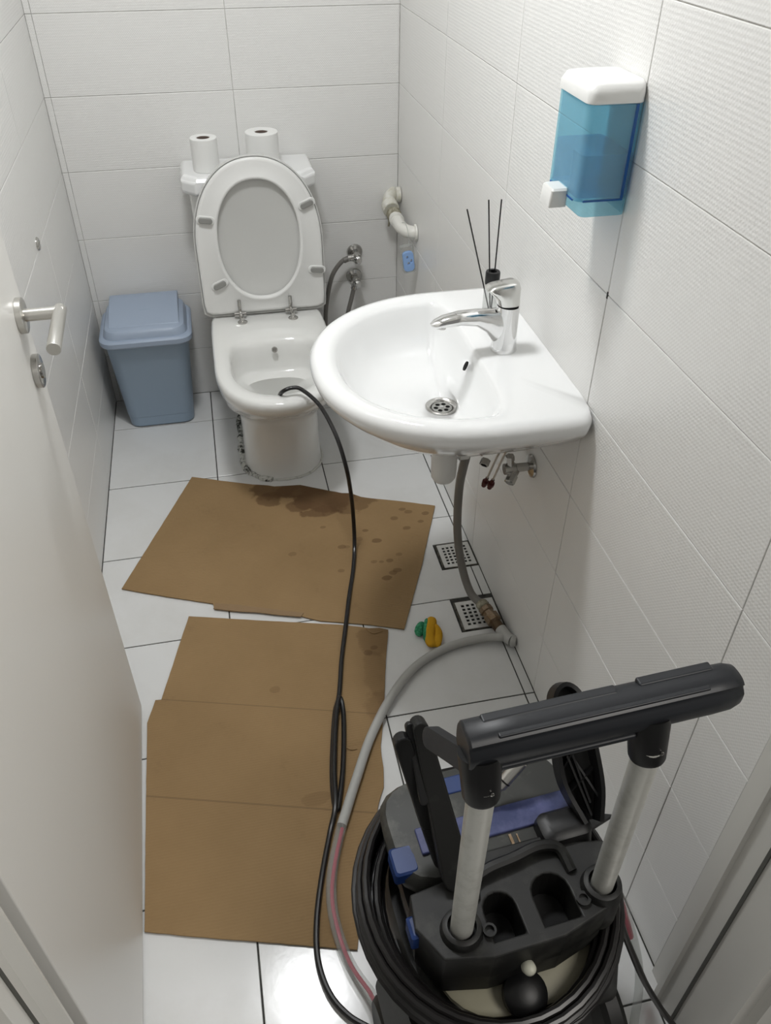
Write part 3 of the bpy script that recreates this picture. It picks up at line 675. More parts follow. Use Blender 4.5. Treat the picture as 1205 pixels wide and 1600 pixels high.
# grey discharge hose, brass coupling, pale hose to the machine
bm = NBM(); tube(bm, [(-.150, 1.02, .66), (-.135, 1.00, .60), (-.125, 1.03, .53), (-0.1100, 1.1082, 0.3696), (-0.1000, 1.1255, 0.2132), (-0.0850, 1.1114, 0.1025), (-0.0700, 1.0721, 0.0447), (-0.0515, 1.0386, 0.0320)], .0105, 14, 10)
tag(obj('discharge_hose', bm, M_ghose), 'grey hose dropping from under the basin to the nearer floor drain', 'hose')
cp = thing('hose_coupling', 'grimy brass and plastic hose coupling lying over the nearer floor drain', 'coupling', (-0.0239, 1.0131, 0.0000))
a = Vector((-0.0502, 1.0430, 0.0320)); b = Vector((-0.0243, 0.9492, 0.0200)); d_ = b-a; L_ = d_.length
bm = NBM(); lathe(bm, [(.013, 0), (.016, .004), (.016, .018), (.013, .022)], a, d_, 14); obj('hose_collar', bm, M_pvcg, cp)
bm = NBM(); lathe(bm, [(.013, .020), (.018, .022), (.0185, .034), (.015, .036), (.0155, .046), (.020, .048), (.020, .068), (.015, .071), (.013, .074)], a, d_, 8); obj('brass_body', bm, M_brass, cp)
bm = NBM(); lathe(bm, [(.013, .072), (.0145, .074), (.0145, L_-.008), (.012, L_)], a, d_, 12); obj('brass_tail', bm, mat('dark_bronze', (.10, .065, .035), .5, .5), cp)
bm = NBM(); tube(bm, [(-0.0253, 0.9519, 0.0220), (-0.0168, 0.9218, 0.0220), (-0.0093, 0.9058, 0.0260)], .0150, 14, 8)
lathe(bm, [(.0150, 0), (.0150, .006), (.011, .012), (0, .012)], (-0.0109, 0.9061, 0.0260), (.6, -.5, .1), 14); obj('clear_elbow', bm, M_lhose, cp)
bm = NBM(); tube(bm, [(-0.0277, 0.9240, 0.0220), (-0.0747, 0.9370, 0.0160), (-0.1675, 0.9293, 0.0125), (-0.2592, 0.8861, 0.0125), (-0.3365, 0.8072, 0.0165), (-0.4040, 0.7099, 0.0165), (-0.4573, 0.6067, 0.0165), (-0.5032, 0.5124, 0.0165)], .0105, 14, 10)
tag(obj('drain_hose', bm, M_lhose), 'pale grey hose looping over the floor from the brass coupling', 'hose')
bm = NBM(); tube(bm, [(-0.5032, 0.5124, 0.0165), (-0.5322, 0.4368, 0.0165), (-0.5456, 0.3760, 0.0165), (-0.5456, 0.3162, 0.0165), (-0.5332, 0.2512, 0.0180), (-0.5103, 0.1962, 0.0300), (-0.4982, 0.1624, 0.0600), (-.46, .13, .16)], .0105, 14, 10)
vh = tag(obj('vinyl_hose', bm, M_clear), 'clear vinyl hose with a red line inside running beside the coil', 'hose')
bm = NBM(); tube(bm, [(-0.5032, 0.5036, 0.0220), (-0.5303, 0.4321, 0.0220), (-0.5446, 0.3731, 0.0220), (-0.5444, 0.3147, 0.0220), (-0.5331, 0.2511, 0.0235), (-0.5103, 0.1962, 0.0355), (-0.4982, 0.1624, 0.0655), (-.46, .13, .165)], .0038, 8, 10); obj('red_line', bm, M_pink, vh)

# black drain snake
bm = NBM()
tube(bm, [(-.480, 1.62, .33), (-.486, 1.575, .385), (-0.4761, 1.5395, 0.4210), (-0.4517, 1.5393, 0.4280), (-0.4279, 1.5261, 0.4270), (-0.3900, 1.4618, 0.4120), (-0.3635, 1.3726, 0.3750), (-0.3479, 1.3185, 0.3100), (-0.3351, 1.3369, 0.2150), (-0.3275, 1.3518, 0.1200), (-0.3298, 1.3285, 0.0350),
          (-0.3477, 1.2515, 0.0115), (-0.3749, 1.1567, 0.0115), (-0.4041, 1.0464, 0.0115), (-0.4310, 0.9449, 0.0115), (-0.4544, 0.8412, 0.0115), (-0.4741, 0.7843, 0.0115), (-0.5011, 0.6507, 0.0115), (-0.5095, 0.5720, 0.0115), (-0.5042, 0.5551, 0.0130), (-0.4784, 0.6449, 0.0130), (-0.4548, 0.7756, 0.0130), (-0.4555, 0.8229, 0.0230), (-0.4728, 0.7714, 0.0235), (-0.4979, 0.6420, 0.0235), (-0.5090, 0.5565, 0.0220), (-0.5278, 0.5064, 0.0115), (-0.5577, 0.4187, 0.0115), (-0.5793, 0.3372, 0.0115), (-0.5866, 0.2704, 0.0115), (-0.5749, 0.2125, 0.0115), (-0.5484, 0.1715, 0.0115), (-0.5152, 0.1437, 0.0120)], .0056, 10, 8)
tag(obj('drain_snake', bm, M_rubber), 'long black flexible hose running from the toilet bowl over the cardboard, with one narrow loop', 'hose')

# ================================================================== cardboard
def cardmat(name, stains, creases, c0=(0.315, 0.205, 0.097)):
    m = mat(name, c0, 0.85); q = NB(m); x, y, z = q.xyz()
    big = q.noise(5, 5); fine = q.noise(120, 2); warp = q.math('MULTIPLY', q.math('SUBTRACT', q.noise(26, 6), .5), 1.3)
    col = q.mix(q.step(big, .35, .72), (*c0, 1), (c0[0]*.86, c0[1]*.85, c0[2]*.82, 1))
    fib = q.noise(3, 3, .6); col = q.mix(q.math('MULTIPLY', q.step(q.math('SINE', q.math('MULTIPLY', y, 2*PI/.0062)), .2, 1.0), .10), col, (.20, .125, .06, 1))
    crk = q.noise(30, 8, .8); col = q.mix(q.math('MULTIPLY', q.step(crk, .66, .74), .6), col, (.14, .085, .045, 1))
    scuff = q.noise(9, 6, .75); col = q.mix(q.math('MULTIPLY', q.step(scuff, .60, .78), .5), col, (.17, .105, .052, 1))
    for sx, sy, rx, ry, dark in stains:
        dx = q.math('DIVIDE', q.math('SUBTRACT', x, sx), rx); dy_ = q.math('DIVIDE', q.math('SUBTRACT', y, sy), ry)
        r = q.math('SQRT', q.math('ADD', q.math('MULTIPLY', dx, dx), q.math('MULTIPLY', dy_, dy_)))
        r = q.math('ADD', r, warp); k = q.step(r, 1.08, .90)
        col = q.mix(q.math('MULTIPLY', k, dark), col, (.118, .062, .024, 1))
    for ax, ay, bx, by, wd in creases:
        L = math.hypot(bx-ax, by-ay); nx, ny = -(by-ay)/L, (bx-ax)/L
        d = q.math('ABSOLUTE', q.math('ADD', q.math('ADD', q.math('MULTIPLY', x, nx), q.math('MULTIPLY', y, ny)), -(ax*nx+ay*ny)))
        col = q.mix(q.math('MULTIPLY', q.step(d, wd, wd*.3), .45), col, (.12, .075, .04, 1))
    q.put(q.b.inputs['Base Color'], col)
    flute = q.math('SINE', q.math('MULTIPLY', y, 2*PI/.0062))
    q.bump(q.math('ADD', q.math('ADD', q.math('MULTIPLY', flute, .35), fine), q.math('MULTIPLY', q.noise(18, 4, .5), 4)), .35, .0010)
    return m
def sheet(name, poly, zt, m, label, folds=(), tear=()):
    """corrugated sheet: outline prism, triangulated finely enough to undulate"""
    o0 = Vector((sum(p[0] for p in poly)/len(poly), sum(p[1] for p in poly)/len(poly), 0))
    P = []
    for (a, b) in zip(poly, poly[1:]+poly[:1]):
        L = math.hypot(b[0]-a[0], b[1]-a[1]); n = max(1, int(L/.02))
        rough = any(abs(a[0]-t[0]) < .03 and abs(a[1]-t[1]) < .03 for t in tear)
        for k in range(n):
            j = .0035 if rough else .0004
            P.append((a[0]+(b[0]-a[0])*k/n+random.uniform(-j, j), a[1]+(b[1]-a[1])*k/n+random.uniform(-j, j)))
    bm = NBM(); prism(bm, P, zt-.0035, zt)
    o = obj(name, bm, m, None, smooth=False, origin=(o0.x, o0.y, 0), bevel=.0006)
    return o, o0
c1 = [(-0.7688, 1.7781), (-0.6812, 1.7398), (-0.5849, 1.7000), (-0.5174, 1.6795), (-0.4392, 1.6669), (-0.3831, 1.6388), (-0.3565, 1.6169), (-0.3003, 1.5957), (-0.2467, 1.5621), (-0.1546, 1.5273), (-0.0553, 1.4848), (-0.1543, 1.2451), (-0.2579, 1.0157), (-0.3409, 1.0485), (-0.4638, 1.0874), (-0.5100, 1.1130), (-0.6220, 1.1499), (-0.7269, 1.1832), (-0.7292, 1.2049), (-0.8489, 1.2559), (-0.9659, 1.3093)]
tear1 = [(-0.5174, 1.6795), (-0.4392, 1.6669), (-0.3831, 1.6388), (-0.3565, 1.6169), (-0.3003, 1.5957), (-0.5100, 1.1130), (-0.6220, 1.1499)]
o0 = (sum(p[0] for p in c1)/len(c1), sum(p[1] for p in c1)/len(c1))
def rel(p, o): return (p[0]-o[0], p[1]-o[1])
st = []
for p, rx, ry, d in (((-0.5234, 1.6642), .075, .050, .75), ((-0.5438, 1.6164), .040, .034, .7), ((-0.4420, 1.6475), .085, .045, .85), ((-0.3807, 1.5895), .090, .072, .9), ((-0.4524, 1.5661), .045, .030, .7), ((-0.3012, 1.5573), .070, .055, .55), ((-0.4001, 1.5243), .060, .022, .7)):
    st.append((*rel(p, o0), rx, ry, d))
random.seed(11)
for px in ((-0.1576, 1.4871), (-0.1415, 1.4714), (-0.1892, 1.4507), (-0.1165, 1.4208), (-0.1619, 1.4005), (-0.4012, 1.4524), (-0.2830, 1.4136), (-0.3102, 1.3789), (-0.2609, 1.3631), (-0.3625, 1.3559), (-0.3464, 1.3526), (-0.5029, 1.3545), (-0.2837, 1.2772), (-0.2645, 1.2733), (-0.2407, 1.2737), (-0.2282, 1.2315), (-0.2424, 1.2241), (-0.3803, 1.2602), (-0.2638, 1.2079), (-0.0924, 1.4552), (-0.2087, 1.2941)):
    r = random.uniform(.008, .014); st.append((*rel(px, o0), r, r*.7, random.uniform(.35, .6)))
M_c1 = cardmat('corrugated_cardboard_far', st, [])
s1, _ = sheet('cardboard_sheet', c1, .0055, M_c1, '', tear=tear1)
s1['label'] = 'farther brown cardboard sheet on the floor, wet-stained at its top edge by the toilet'; s1['category'] = 'cardboard'; s1['group'] = 'cardboard sheets on the floor'
bm = NBM(); fl = [(-0.7227, 1.2002), (-0.7300, 1.1852), (-0.7027, 1.1725), (-0.6624, 1.1596), (-0.6222, 1.1466), (-0.5742, 1.1298), (-0.5107, 1.1076), (-0.5022, 1.1219), (-0.5882, 1.1560), (-0.6689, 1.1844)]
prism(bm, [(x+random.uniform(-.001, .001), y+random.uniform(-.002, .002)) for x, y in fl], .0055, .0078); obj('torn_flap', bm, cardmat('torn_cardboard', [], [], (.30, .20, .11)), s1, smooth=False)
c2 = [(-0.7927, 1.1712), (-0.6243, 1.1228), (-0.4178, 1.0644), (-0.3446, 1.0381), (-0.2982, 1.0218), (-0.3245, 0.9286), (-0.3602, 0.7803), (-0.3929, 0.6652), (-0.3946, 0.6090), (-0.4338, 0.5047), (-0.4764, 0.3923), (-0.5151, 0.2760), (-0.6922, 0.3277), (-0.8056, 0.3605), (-0.8902, 0.3862), (-0.8912, 0.5175), (-0.8923, 0.6614), (-0.8925, 0.8544), (-0.8746, 0.9163), (-0.8615, 0.9154)]
o2 = (sum(p[0] for p in c2)/len(c2), sum(p[1] for p in c2)/len(c2))
st = [(*rel((-0.3312, 0.9980), o2), .05, .05, .35), (*rel((-0.3635, 0.9577), o2), .010, .008, .5), (*rel((-0.3448, 0.9707), o2), .010, .007, .5), (*rel((-0.3576, 0.7928), o2), .045, .05, .30), (*rel((-0.5996, 0.8900), o2), .012, .01, .3), (*rel((-0.5437, 0.5892), o2), .03, .016, .25), (*rel((-0.3554, 0.8785), o2), .03, .08, .25)]
M_c2 = cardmat('corrugated_cardboard_near', st, [(*rel((-0.8623, 0.9158), o2), *rel((-0.3696, 0.7715), o2), .0022), (*rel((-0.8932, 0.6678), o2), *rel((-0.4385, 0.5347), o2), .0030)])
s2, _ = sheet('cardboard_sheet', c2, .0055, M_c2, '', tear=[(-0.3929, 0.6652), (-0.3946, 0.6090), (-0.3446, 1.0381)])
s2['label'] = 'nearer larger brown cardboard sheet with two fold lines, by the door'; s2['category'] = 'cardboard'; s2['group'] = 'cardboard sheets on the floor'
for a, b, c in (((-0.3532, 1.0367), (-0.3390, 1.0160), (-0.3136, 1.0196)), ((-0.4637, 0.6992), (-0.4510, 0.6899), (-0.4394, 0.6908))):
    bm = NBM(); tube(bm, [(a[0], a[1], .0065), (b[0], b[1], .0075), (c[0], c[1], .0062)], .0016, 6, 6); obj('tear_ridge', bm, M_c1, s2)

# sponge
sp = thing('sponge', 'crumpled yellow and green scouring sponge on the floor near the drains', 'sponge', (-0.2009, 0.9887, 0.0000))
random.seed(5)
def bent(bm, path, w0, w1, z0, z1):
    n = len(path); R = []
    for i, p in enumerate(path):
        a = Vector(path[max(0, i-1)]); b = Vector(path[min(n-1, i+1)]); t = (b-a).normalized(); nx = Vector((-t.y, t.x))
        zz = z1*(.8+.25*math.sin(i*1.3)); r = []
        for u, z in ((w0, z0), (w0*1.05, zz*.8), ((w0+w1)/2, zz), (w1, zz*.85), (w1, z0)):
            c = Vector(p)+nx*u; r.append((c.x+random.uniform(-.003, .003), c.y+random.uniform(-.003, .003), z+random.uniform(0, .0015)))
        R.append(r)
    loft(bm, R)
pth = [(-0.1873, 1.0303), (-0.1896, 1.0082), (-0.2056, 0.9848), (-0.2072, 0.9590), (-0.2046, 0.9371)]
bm = NBM(); bent(bm, pth, .016, -.012, .0005, .034); bent(bm, [(-0.1955, 0.9916), (-0.1833, 1.0001), (-0.1776, 0.9835), (-0.1878, 0.9572), (-0.2009, 0.9385)], .015, -.011, .0005, .027); obj('foam', bm, M_yell, sp, sub=2, angle=180)
bm = NBM(); bent(bm, [(-0.1975, 1.0301), (-0.2066, 1.0072), (-0.2145, 0.9823), (-0.2150, 0.9542)], .012, -.006, .0005, .030); bent(bm, [(-0.2045, 1.0225), (-0.2188, 1.0119), (-0.2288, 0.9984), (-0.2234, 0.9797)], .013, -.010, .0005, .022); obj('scouring_pad', bm, M_green, sp, sub=1, angle=180)

# ================================================================== soap dispenser
dsp = thing('soap_dispenser', 'wall soap dispenser with translucent blue body and white top', 'soap dispenser', (-.05, .82, 1.125))
DY0, DY1, DX = .762, .876, -.084
bm = NBM(); loft(bm, [rr3(DX+.002, DY0+.002, -.0005, DY1-.002, .012, 1.274), rr3(DX-.002, DY0-.002, -.0005, DY1+.002, .014, 1.276), rr3(DX-.002, DY0-.002, -.0005, DY1+.002, .014, 1.288), rr3(DX+.004, DY0+.003, -.0005, DY1-.003, .012, 1.298), rr3(DX+.014, DY0+.012, -.001, DY1-.012, .010, 1.301)]); obj('dispenser_cap', bm, M_plast, dsp, angle=50)
bm = NBM(); a_ = rrect(DX, DY0, -.001, DY1, .013, 5); b_ = rrect(DX+.0025, DY0+.0025, -.0035, DY1-.0025, .011, 5)
holed(bm, a_, [b_], 1.146, 1.274); prism(bm, rrect(DX+.001, DY0+.001, -.002, DY1-.001, .012, 5), 1.145, 1.148); obj('dispenser_body', bm, M_bglass, dsp)
bm = NBM(); a2 = rrect(DX+.012, DY0+.002, -.001, DY1-.002, .010, 5); b2 = rrect(DX+.0145, DY0+.0045, -.0035, DY1-.0045, .008, 5); holed(bm, a2, [b2], 1.122, 1.1455); obj('dispenser_skirt', bm, M_bglass, dsp)
bm = NBM(); prism(bm, rrect(DX+.004, DY0+.004, -.005, DY1-.004, .010, 5), 1.149, 1.208); obj('liquid_soap', bm, M_bliq, dsp)
bm = NBM(); box(bm, (-.0145, DY0-.0005, 1.148), (-.0105, DY0+.002, 1.274)); box(bm, (DX+.012, DY0-.0005, 1.1445), (-.011, DY0+.002, 1.147)); box(bm, (DX-.0005, DY0+.012, 1.1445), (DX+.002, DY1-.012, 1.147)); obj('seam', bm, M_bseam, dsp, smooth=False)
bm = NBM(); loft(bm, [rr3(DX-.026, .796, DX+.002, .834, .003, 1.128), rr3(DX-.026, .795, DX+.002, .835, .004, 1.131), rr3(DX-.024, .795, DX+.002, .835, .004, 1.152), rr3(DX-.022, .798, DX+.002, .832, .003, 1.155)]); obj('push_button', bm, M_plast, dsp, angle=30)
# unseen box above the frame, added to throw the soft shadow on the wall
wb = thing('unseen_wall_box', 'unseen white shadow-casting box on the right wall above the basin, just out of the picture', 'wall box', (-.055, 1.47, 1.58))
bm = NBM(); loft(bm, [rr3(-.105, 1.33, -.0005, 1.59, .015, 1.58), rr3(-.11, 1.325, -.0005, 1.595, .018, 1.59), rr3(-.11, 1.325, -.0005, 1.595, .018, 1.80), rr3(-.08, 1.34, -.0005, 1.58, .018, 1.83)]); obj('cover', bm, M_plast, wb, angle=50)

# ================================================================== drain machine with tubular handle
mc = thing('cleaning_machine', 'black and blue wheeled drain cleaning machine with tubular push handle in the near right corner', 'machine', (-.325, .17, 0))
MX, MY = -.322, .185
RZ = Matrix.Translation((MX, MY, 0)) @ Matrix.Rotation(math.radians(4), 4, 'Z')     # local x right, y away from the viewer
def sup(hx, hy, z, n=3.0, k=48, cy=0.0):
    return [(x, y+cy, z) for x, y in polar(lambda x, y: (abs(x)/hx)**n+(abs(y)/hy)**n, (0, 0), k)]
def mpart(name, bm, m, parent=None, M=RZ, **k):
    if M is not None: lay(bm, M)
    return obj(name, bm, m, parent or mc, **k)
bm = NBM(); loft(bm, [sup(.130, .118, .30, 3.2), sup(.136, .122, .36, 3.2), sup(.136, .122, .392, 3.2)]); mpart('inner_body', bm, M_black)
bm = NBM(); loft(bm, [sup(.115, .115, .035), sup(.132, .130, .05), sup(.138, .136, .20), sup(.150, .146, .24), sup(.152, .148, .30), sup(.146, .142, .312)]); mpart('waste_tank', bm, M_blackd)
bm = NBM(); loft(bm, [sup(.120, .146, .318, cy=-.018), sup(.124, .150, .324, cy=-.018), sup(.124, .150, .334, cy=-.018), sup(.118, .144, .338, cy=-.018)]); mpart('tank_rim', bm, M_cream)
bm = NBM(); loft(bm, [sup(.132, .082, .325, cy=.062), sup(.136, .084, .395, cy=.062), sup(.144, .086, .405, 3.6, cy=.062), sup(.146, .088, .432, 4, cy=.062), sup(.138, .080, .447, 4, cy=.062), sup(.10, .06, .451, 3.6, cy=.062)]); hood = mpart('motor_hood', bm, M_deck, angle=40)
bm = NBM(); box(bm, (-.105, .020, .446), (.130, .060, .4555)); mpart('blue_band', bm, M_mblue, smooth=False, bevel=.002)
bm = NBM(); prism(bm, [(-.060, .100), (.035, .100), (.028, .128), (-.050, .128)], .440, .4530); mpart('blue_badge', bm, M_mblueb, smooth=False, bevel=.002)
bm = NBM(); prism(bm, [(.008, .088), (.052, .088), (.052, .118), (.008, .118)], .4505, .4550); mpart('badge_plate', bm, M_deck, smooth=False, bevel=.003)
bm = NBM(); loft(bm, [rr3(-.150, .002, -.118, .044, .005, .425), rr3(-.149, .002, -.114, .044, .005, .446), rr3(-.146, .005, -.116, .041, .005, .449)]); mpart('blue_side_panel', bm, M_mblueb, angle=30)
bm = NBM(); loft(bm, [rr3(-.152, -.082, -.132, -.052, .003, .415), rr3(-.152, -.082, -.132, -.052, .003, .443), rr3(-.148, -.079, -.135, -.055, .003, .446)]); mpart('blue_latch', bm, M_mblueb, angle=30)
# front housing that carries the handle tubes, with two arched pockets
def L2(p):   # world xy -> local
    v = RZ.inverted() @ Vector((p[0], p[1], 0)); return (v.x, v.y)
TL = L2((-0.4042, 0.0861)); TR = L2((-0.2030, 0.1032))
def arch(cx, y0, y1, hw, lean=0.0):
    pts = [(cx-hw, y0), (cx+hw, y0)]
    for k in range(9):
        t = PI*k/8; pts.append((cx+hw*math.cos(t)+lean, y1-hw+hw*math.sin(t)))
    return pts
outer = [(-.122, -.122), (-.060, -.136), (.040, -.136), (.112, -.118), (.150, -.070), (.148, -.030), (.100, -.018), (.080, .000), (-.060, .000), (-.090, -.025), (-.140, -.030), (-.146, -.075)]
a1, a2 = arch(-.030, -.118, -.058, .022), arch(.045, -.118, -.052, .026)
bm = NBM(); holed(bm, outer, [a1, a2], .395, .4575); house = mpart('handle_housing', bm, M_blackd, smooth=False, bevel=.003)
bm = NBM(); prism(bm, [(x*.985, y*.985) for x, y in outer], .352, .396); mpart('housing_skirt', bm, M_blackd, smooth=False, bevel=.003)
bm = NBM(); prism(bm, [(-.058, -.125), (.078, -.125), (.078, -.045), (-.058, -.045)], .3955, .3965); mpart('pocket_floor', bm, M_dark, smooth=False)
bm = NBM(); tube(bm, [(-.058, -.060, .458), (-.052, -.040, .466), (-.030, -.031, .470), (.010, -.026, .470), (.050, -.020, .470), (.078, -.028, .466), (.084, -.060, .458)], .008, 8, 6); mpart('raised_lip', bm, M_blackd)
for nm, (tx, ty) in (('l', TL), ('r', TR)):
    bm = NBM(); lathe(bm, [(.030, .395), (.029, .455), (.0255, .470), (.0215, .472), (.0190, .472), (.0190, .440)], (tx, ty, 0), (0, 0, 1), 28); mpart('tube_socket', bm, M_blackd)
bm = NBM(); lathe(bm, [(.008, 0), (.009, .008), (.006, .008), (.006, .002), (0, .002)], (TL[0]+.034, TL[1]-.012, .4575), (0, 0, 1), 16); mpart('screw_boss', bm, M_blackd)
bm = NBM(); lathe(bm, [(.009, 0), (.010, .006), (.006, .006), (.006, .001), (0, .001)], (TR[0]-.032, TR[1]-.010, .4575), (0, 0, 1), 16); mpart('screw_boss', bm, M_blackd)
bm = NBM(); lathe(bm, [(.028, 0), (.030, .004), (.030, .018), (.022, .026), (.012, .030), (0, .030)], (-.014, -.150, .345), (0, -.35, 1), 28); kn = mpart('drain_knob', bm, M_black)
bm = NBM(); lathe(bm, [(.0085, 0), (.0095, .004), (.0085, .012), (.004, .017), (0, .018)], (-.010, -.138, .405), (0, -.75, .7), 20); mpart('white_plug', bm, mat('white_knob_plastic', (.62, .62, .52), .4))
bm = NBM(); box(bm, (.022, -.002, .450), (.026, .016, .4535)); box(bm, (.033, -.004, .450), (.035, .014, .4535)); mpart('hasp', bm, M_brass, smooth=False)
bm = NBM(); loft(bm, [rr3(.060, -.025, .140, .030, .014, .44), rr3(.064, -.020, .138, .026, .014, .468), rr3(.075, -.012, .132, .020, .010, .474)]); mpart('right_shoulder', bm, M_black, angle=40)
bm = NBM(); prism(bm, [(.145, .0), (.190, .012), (.150, .028)], .425, .435); mpart('side_lug', bm, M_black, smooth=False)
# tubes, sleeves, grip (world coordinates)
zt = .80
tl0, tr0 = Vector((-0.4042, 0.0861, 0.4700)), Vector((-0.2030, 0.1032, 0.4700))
tl1, tr1 = Vector((-0.4097, 0.0729, 0.8000)), Vector((-0.2232, 0.0821, 0.8000))
for a, b in ((tl0, tl1), (tr0, tr1)):
    d_ = (b-a).normalized(); bm = NBM(); tube(bm, [a-d_*.03, b+d_*.02], .0150, 28, 1); mpart('handle_tube', bm, M_alu, M=None)
gl, gr = Vector((-0.4278, 0.0904, 0.8620)), Vector((-0.1236, 0.1066, 0.8620))
gd = (gr-gl).normalized(); gu = Vector((0, 0, 1)); gn = gd.cross(gu).normalized()
for b, k in ((tl1, 0), (tr1, 1)):
    tgt = gl+gd*((b-gl).dot(gd)); c = Vector((tgt.x, tgt.y, .862))
    d_ = (c-b).normalized(); bm = NBM(); lathe(bm, [(.0182, -.004), (.0198, 0), (.0215, .03), (.023, .055)], b, d_, 28); slv = mpart('tube_sleeve', bm, M_black, M=None)
    bm = NBM(); lathe(bm, [(.0022, 0), (.0022, .0015), (0, .002)], b+d_*.022+gn*.0215+gd*.004, gn, 10); mpart('rivet', bm, M_chromed, slv, M=None)
def gsec(t, s=1.0, ez=0):
    c = gl+gd*t; out = []
    for k in range(32):
        a = 2*PI*k/32; ca, sa = math.cos(a), math.sin(a)
        x = .0220*math.copysign(abs(ca)**.75, ca)*s; z = .0250*math.copysign(abs(sa)**.75, sa)*s
        if 0.25 < sa < .62 and ca > 0: x -= .003
        out.append(c+gn*x+gu*(z+ez))
    return out
GL = (gr-gl).length
bm = NBM(); loft(bm, [gsec(0, .92), gsec(.002), gsec(.06), gsec(.12), gsec(GL*.55), gsec(GL-.035), gsec(GL-.014, .97), gsec(GL-.004, .85), gsec(GL, .6)]); grip = mpart('grip', bm, M_slate, M=None, angle=45)
GM = Matrix(((gd.x, gn.x, gu.x, gl.x), (gd.y, gn.y, gu.y, gl.y), (gd.z, gn.z, gu.z, gl.z), (0, 0, 0, 1)))
bm = NBM(); box(bm, (.030, .009, .0205), (GL-.045, .0150, .0245)); lay(bm, GM); mpart('grip_ridge', bm, M_slate, grip, M=None, smooth=False, bevel=.0015)
bm = NBM(); box(bm, (.004, -.012, -.030), (GL-.120, .019, -.022)); lay(bm, GM); mpart('grip_flange', bm, M_slate, grip, M=None, smooth=False, bevel=.003)
bm = NBM(); box(bm, (.02, -.015, .020), (.165, -.004, .0256)); box(bm, (.19, -.017, .020), (GL-.03, -.006, .0262)); lay(bm, GM); mpart('grip_cover', bm, M_slate, grip, M=None, smooth=False, bevel=.002)
def bar(bm, p, q, w, t, side=(1, 0, 0), r0=True, r1=True, w1=None):
    """flat bar from p to q with rounded ends; w wide along side, t thick"""
    p, q = Vector(p), Vector(q); d = q-p; L = d.length; d.normalize(); s = Vector(side); s = (s-d*s.dot(d)).normalized(); n = d.cross(s)
    w1 = w1 or w; pts = []
    for k in range(9):
        a = PI+PI*k/8 if r0 else 0
        if r0: pts.append((w/2*math.cos(a), w/2*math.sin(a)))
    if not r0: pts += [(-w/2, 0), (w/2, 0)]
    for k in range(9):
        a = PI*k/8
        if r1: pts.append((w1/2*math.cos(a), L+w1/2*math.sin(a)))
    if not r1: pts += [(w1/2, L), (-w1/2, L)]
    A = [bm.verts.new(p+s*x+d*y-n*t/2) for x, y in pts]; B = [bm.verts.new(p+s*x+d*y+n*t/2) for x, y in pts]
    bm.faces.new(A[::-1]); bm.faces.new(B)
    for k in range(len(A)): bm.faces.new((A[k], A[(k+1) % len(A)], B[(k+1) % len(A)], B[k]))
# folded lever and hook arms
bm = NBM(); bar(bm, (-0.4196, 0.2163, 0.7000), (-0.3979, 0.1343, 0.7600), .026, .016, (0, 1, .2), True, False); tube(bm, [(-0.4210, 0.2243, 0.7050), (-0.4238, 0.2246, 0.6950), (-0.4224, 0.2164, 0.6900)], .004, 8, 4); mpart('release_lever', bm, M_slate, M=None, smooth=False, bevel=.002)
bm = NBM(); bar(bm, (-0.4239, 0.2631, 0.6600), (-0.3945, 0.1522, 0.4750), .022, .028, (1, 0, 0), w1=.040); mpart('hook_arm', bm, M_blackd, M=None, smooth=False, bevel=.003)
bm = NBM(); bar(bm, (-0.4479, 0.2538, 0.6450), (-0.4221, 0.2063, 0.5300), .024, .020, (1, 0, 0)); bar(bm, (-0.4238, 0.2150, 0.5400), (-0.4073, 0.1777, 0.4750), .026, .018, (1, 0, 0)); mpart('hook_arm', bm, M_black, M=None, smooth=False, bevel=.003)
bm = NBM(); bar(bm, (-0.4361, 0.2656, 0.6600), (-0.4292, 0.2060, 0.5800), .012, .012, (1, 0, 0)); mpart('arm_web', bm, M_black, M=None, smooth=False, bevel=.002)
rim = [(-0.1946, 0.1895, 0.4700), (-0.2154, 0.2307, 0.5100), (-0.2212, 0.2620, 0.5600), (-0.2240, 0.2861, 0.6100), (-0.2214, 0.2973, 0.6350), (-0.2072, 0.3010, 0.6450), (-0.1931, 0.2897, 0.6400), (-0.1854, 0.2704, 0.6200), (-0.1752, 0.2401, 0.5700), (-0.1697, 0.2096, 0.5200), (-0.1740, 0.1853, 0.4750)]
bm = NBM()
for off in (0, ): 
    path = spline(rim, 4); prev = None
    for i, p_ in enumerate(path):
        t = (path[min(i+1, len(path)-1)]-path[max(0, i-1)]).normalized(); n = Vector((.35, .70, .60)).normalized(); n = Vector((0, -.62, .78)); s = t.cross(n).normalized()
        r = [bm.verts.new(p_+s*a+n*b) for a, b in ((-.003, -.018), (.003, -.018), (.003, .012), (-.003, .012))]
        if prev:
            for k in range(4): bm.faces.new((prev[k], prev[(k+1) % 4], r[(k+1) % 4], r[k]))
        else: bm.faces.new(r[::-1])
        prev = r
    bm.faces.new(prev)
mpart('bow_arm', bm, M_black, M=None, angle=30)
bm = NBM()
for a, b in (((-0.2141, 0.2504, 0.5200), (-0.1787, 0.2697, 0.5900)), ((-0.2107, 0.2799, 0.5550), (-0.1701, 0.2069, 0.5000)), ((-0.2123, 0.2991, 0.5900), (-0.1815, 0.2103, 0.4900)), ((-0.2050, 0.2564, 0.5400), (-0.1829, 0.1975, 0.4780)), ((-0.2046, 0.2296, 0.5000), (-0.1688, 0.2382, 0.5400))):
    bar(bm, a, b, .003, .016, (1, 0, .2))
mpart('arm_ribs', bm, M_black, M=None, smooth=False)
bm = NBM(); f_ = [Vector(p)+Vector((0, .010, -.013)) for p in rim]; vs = [bm.verts.new(p) for p in f_]; vs2 = [bm.verts.new(p+Vector((0, .003, -.004))) for p in f_]
bm.faces.new(vs); bm.faces.new(vs2[::-1])
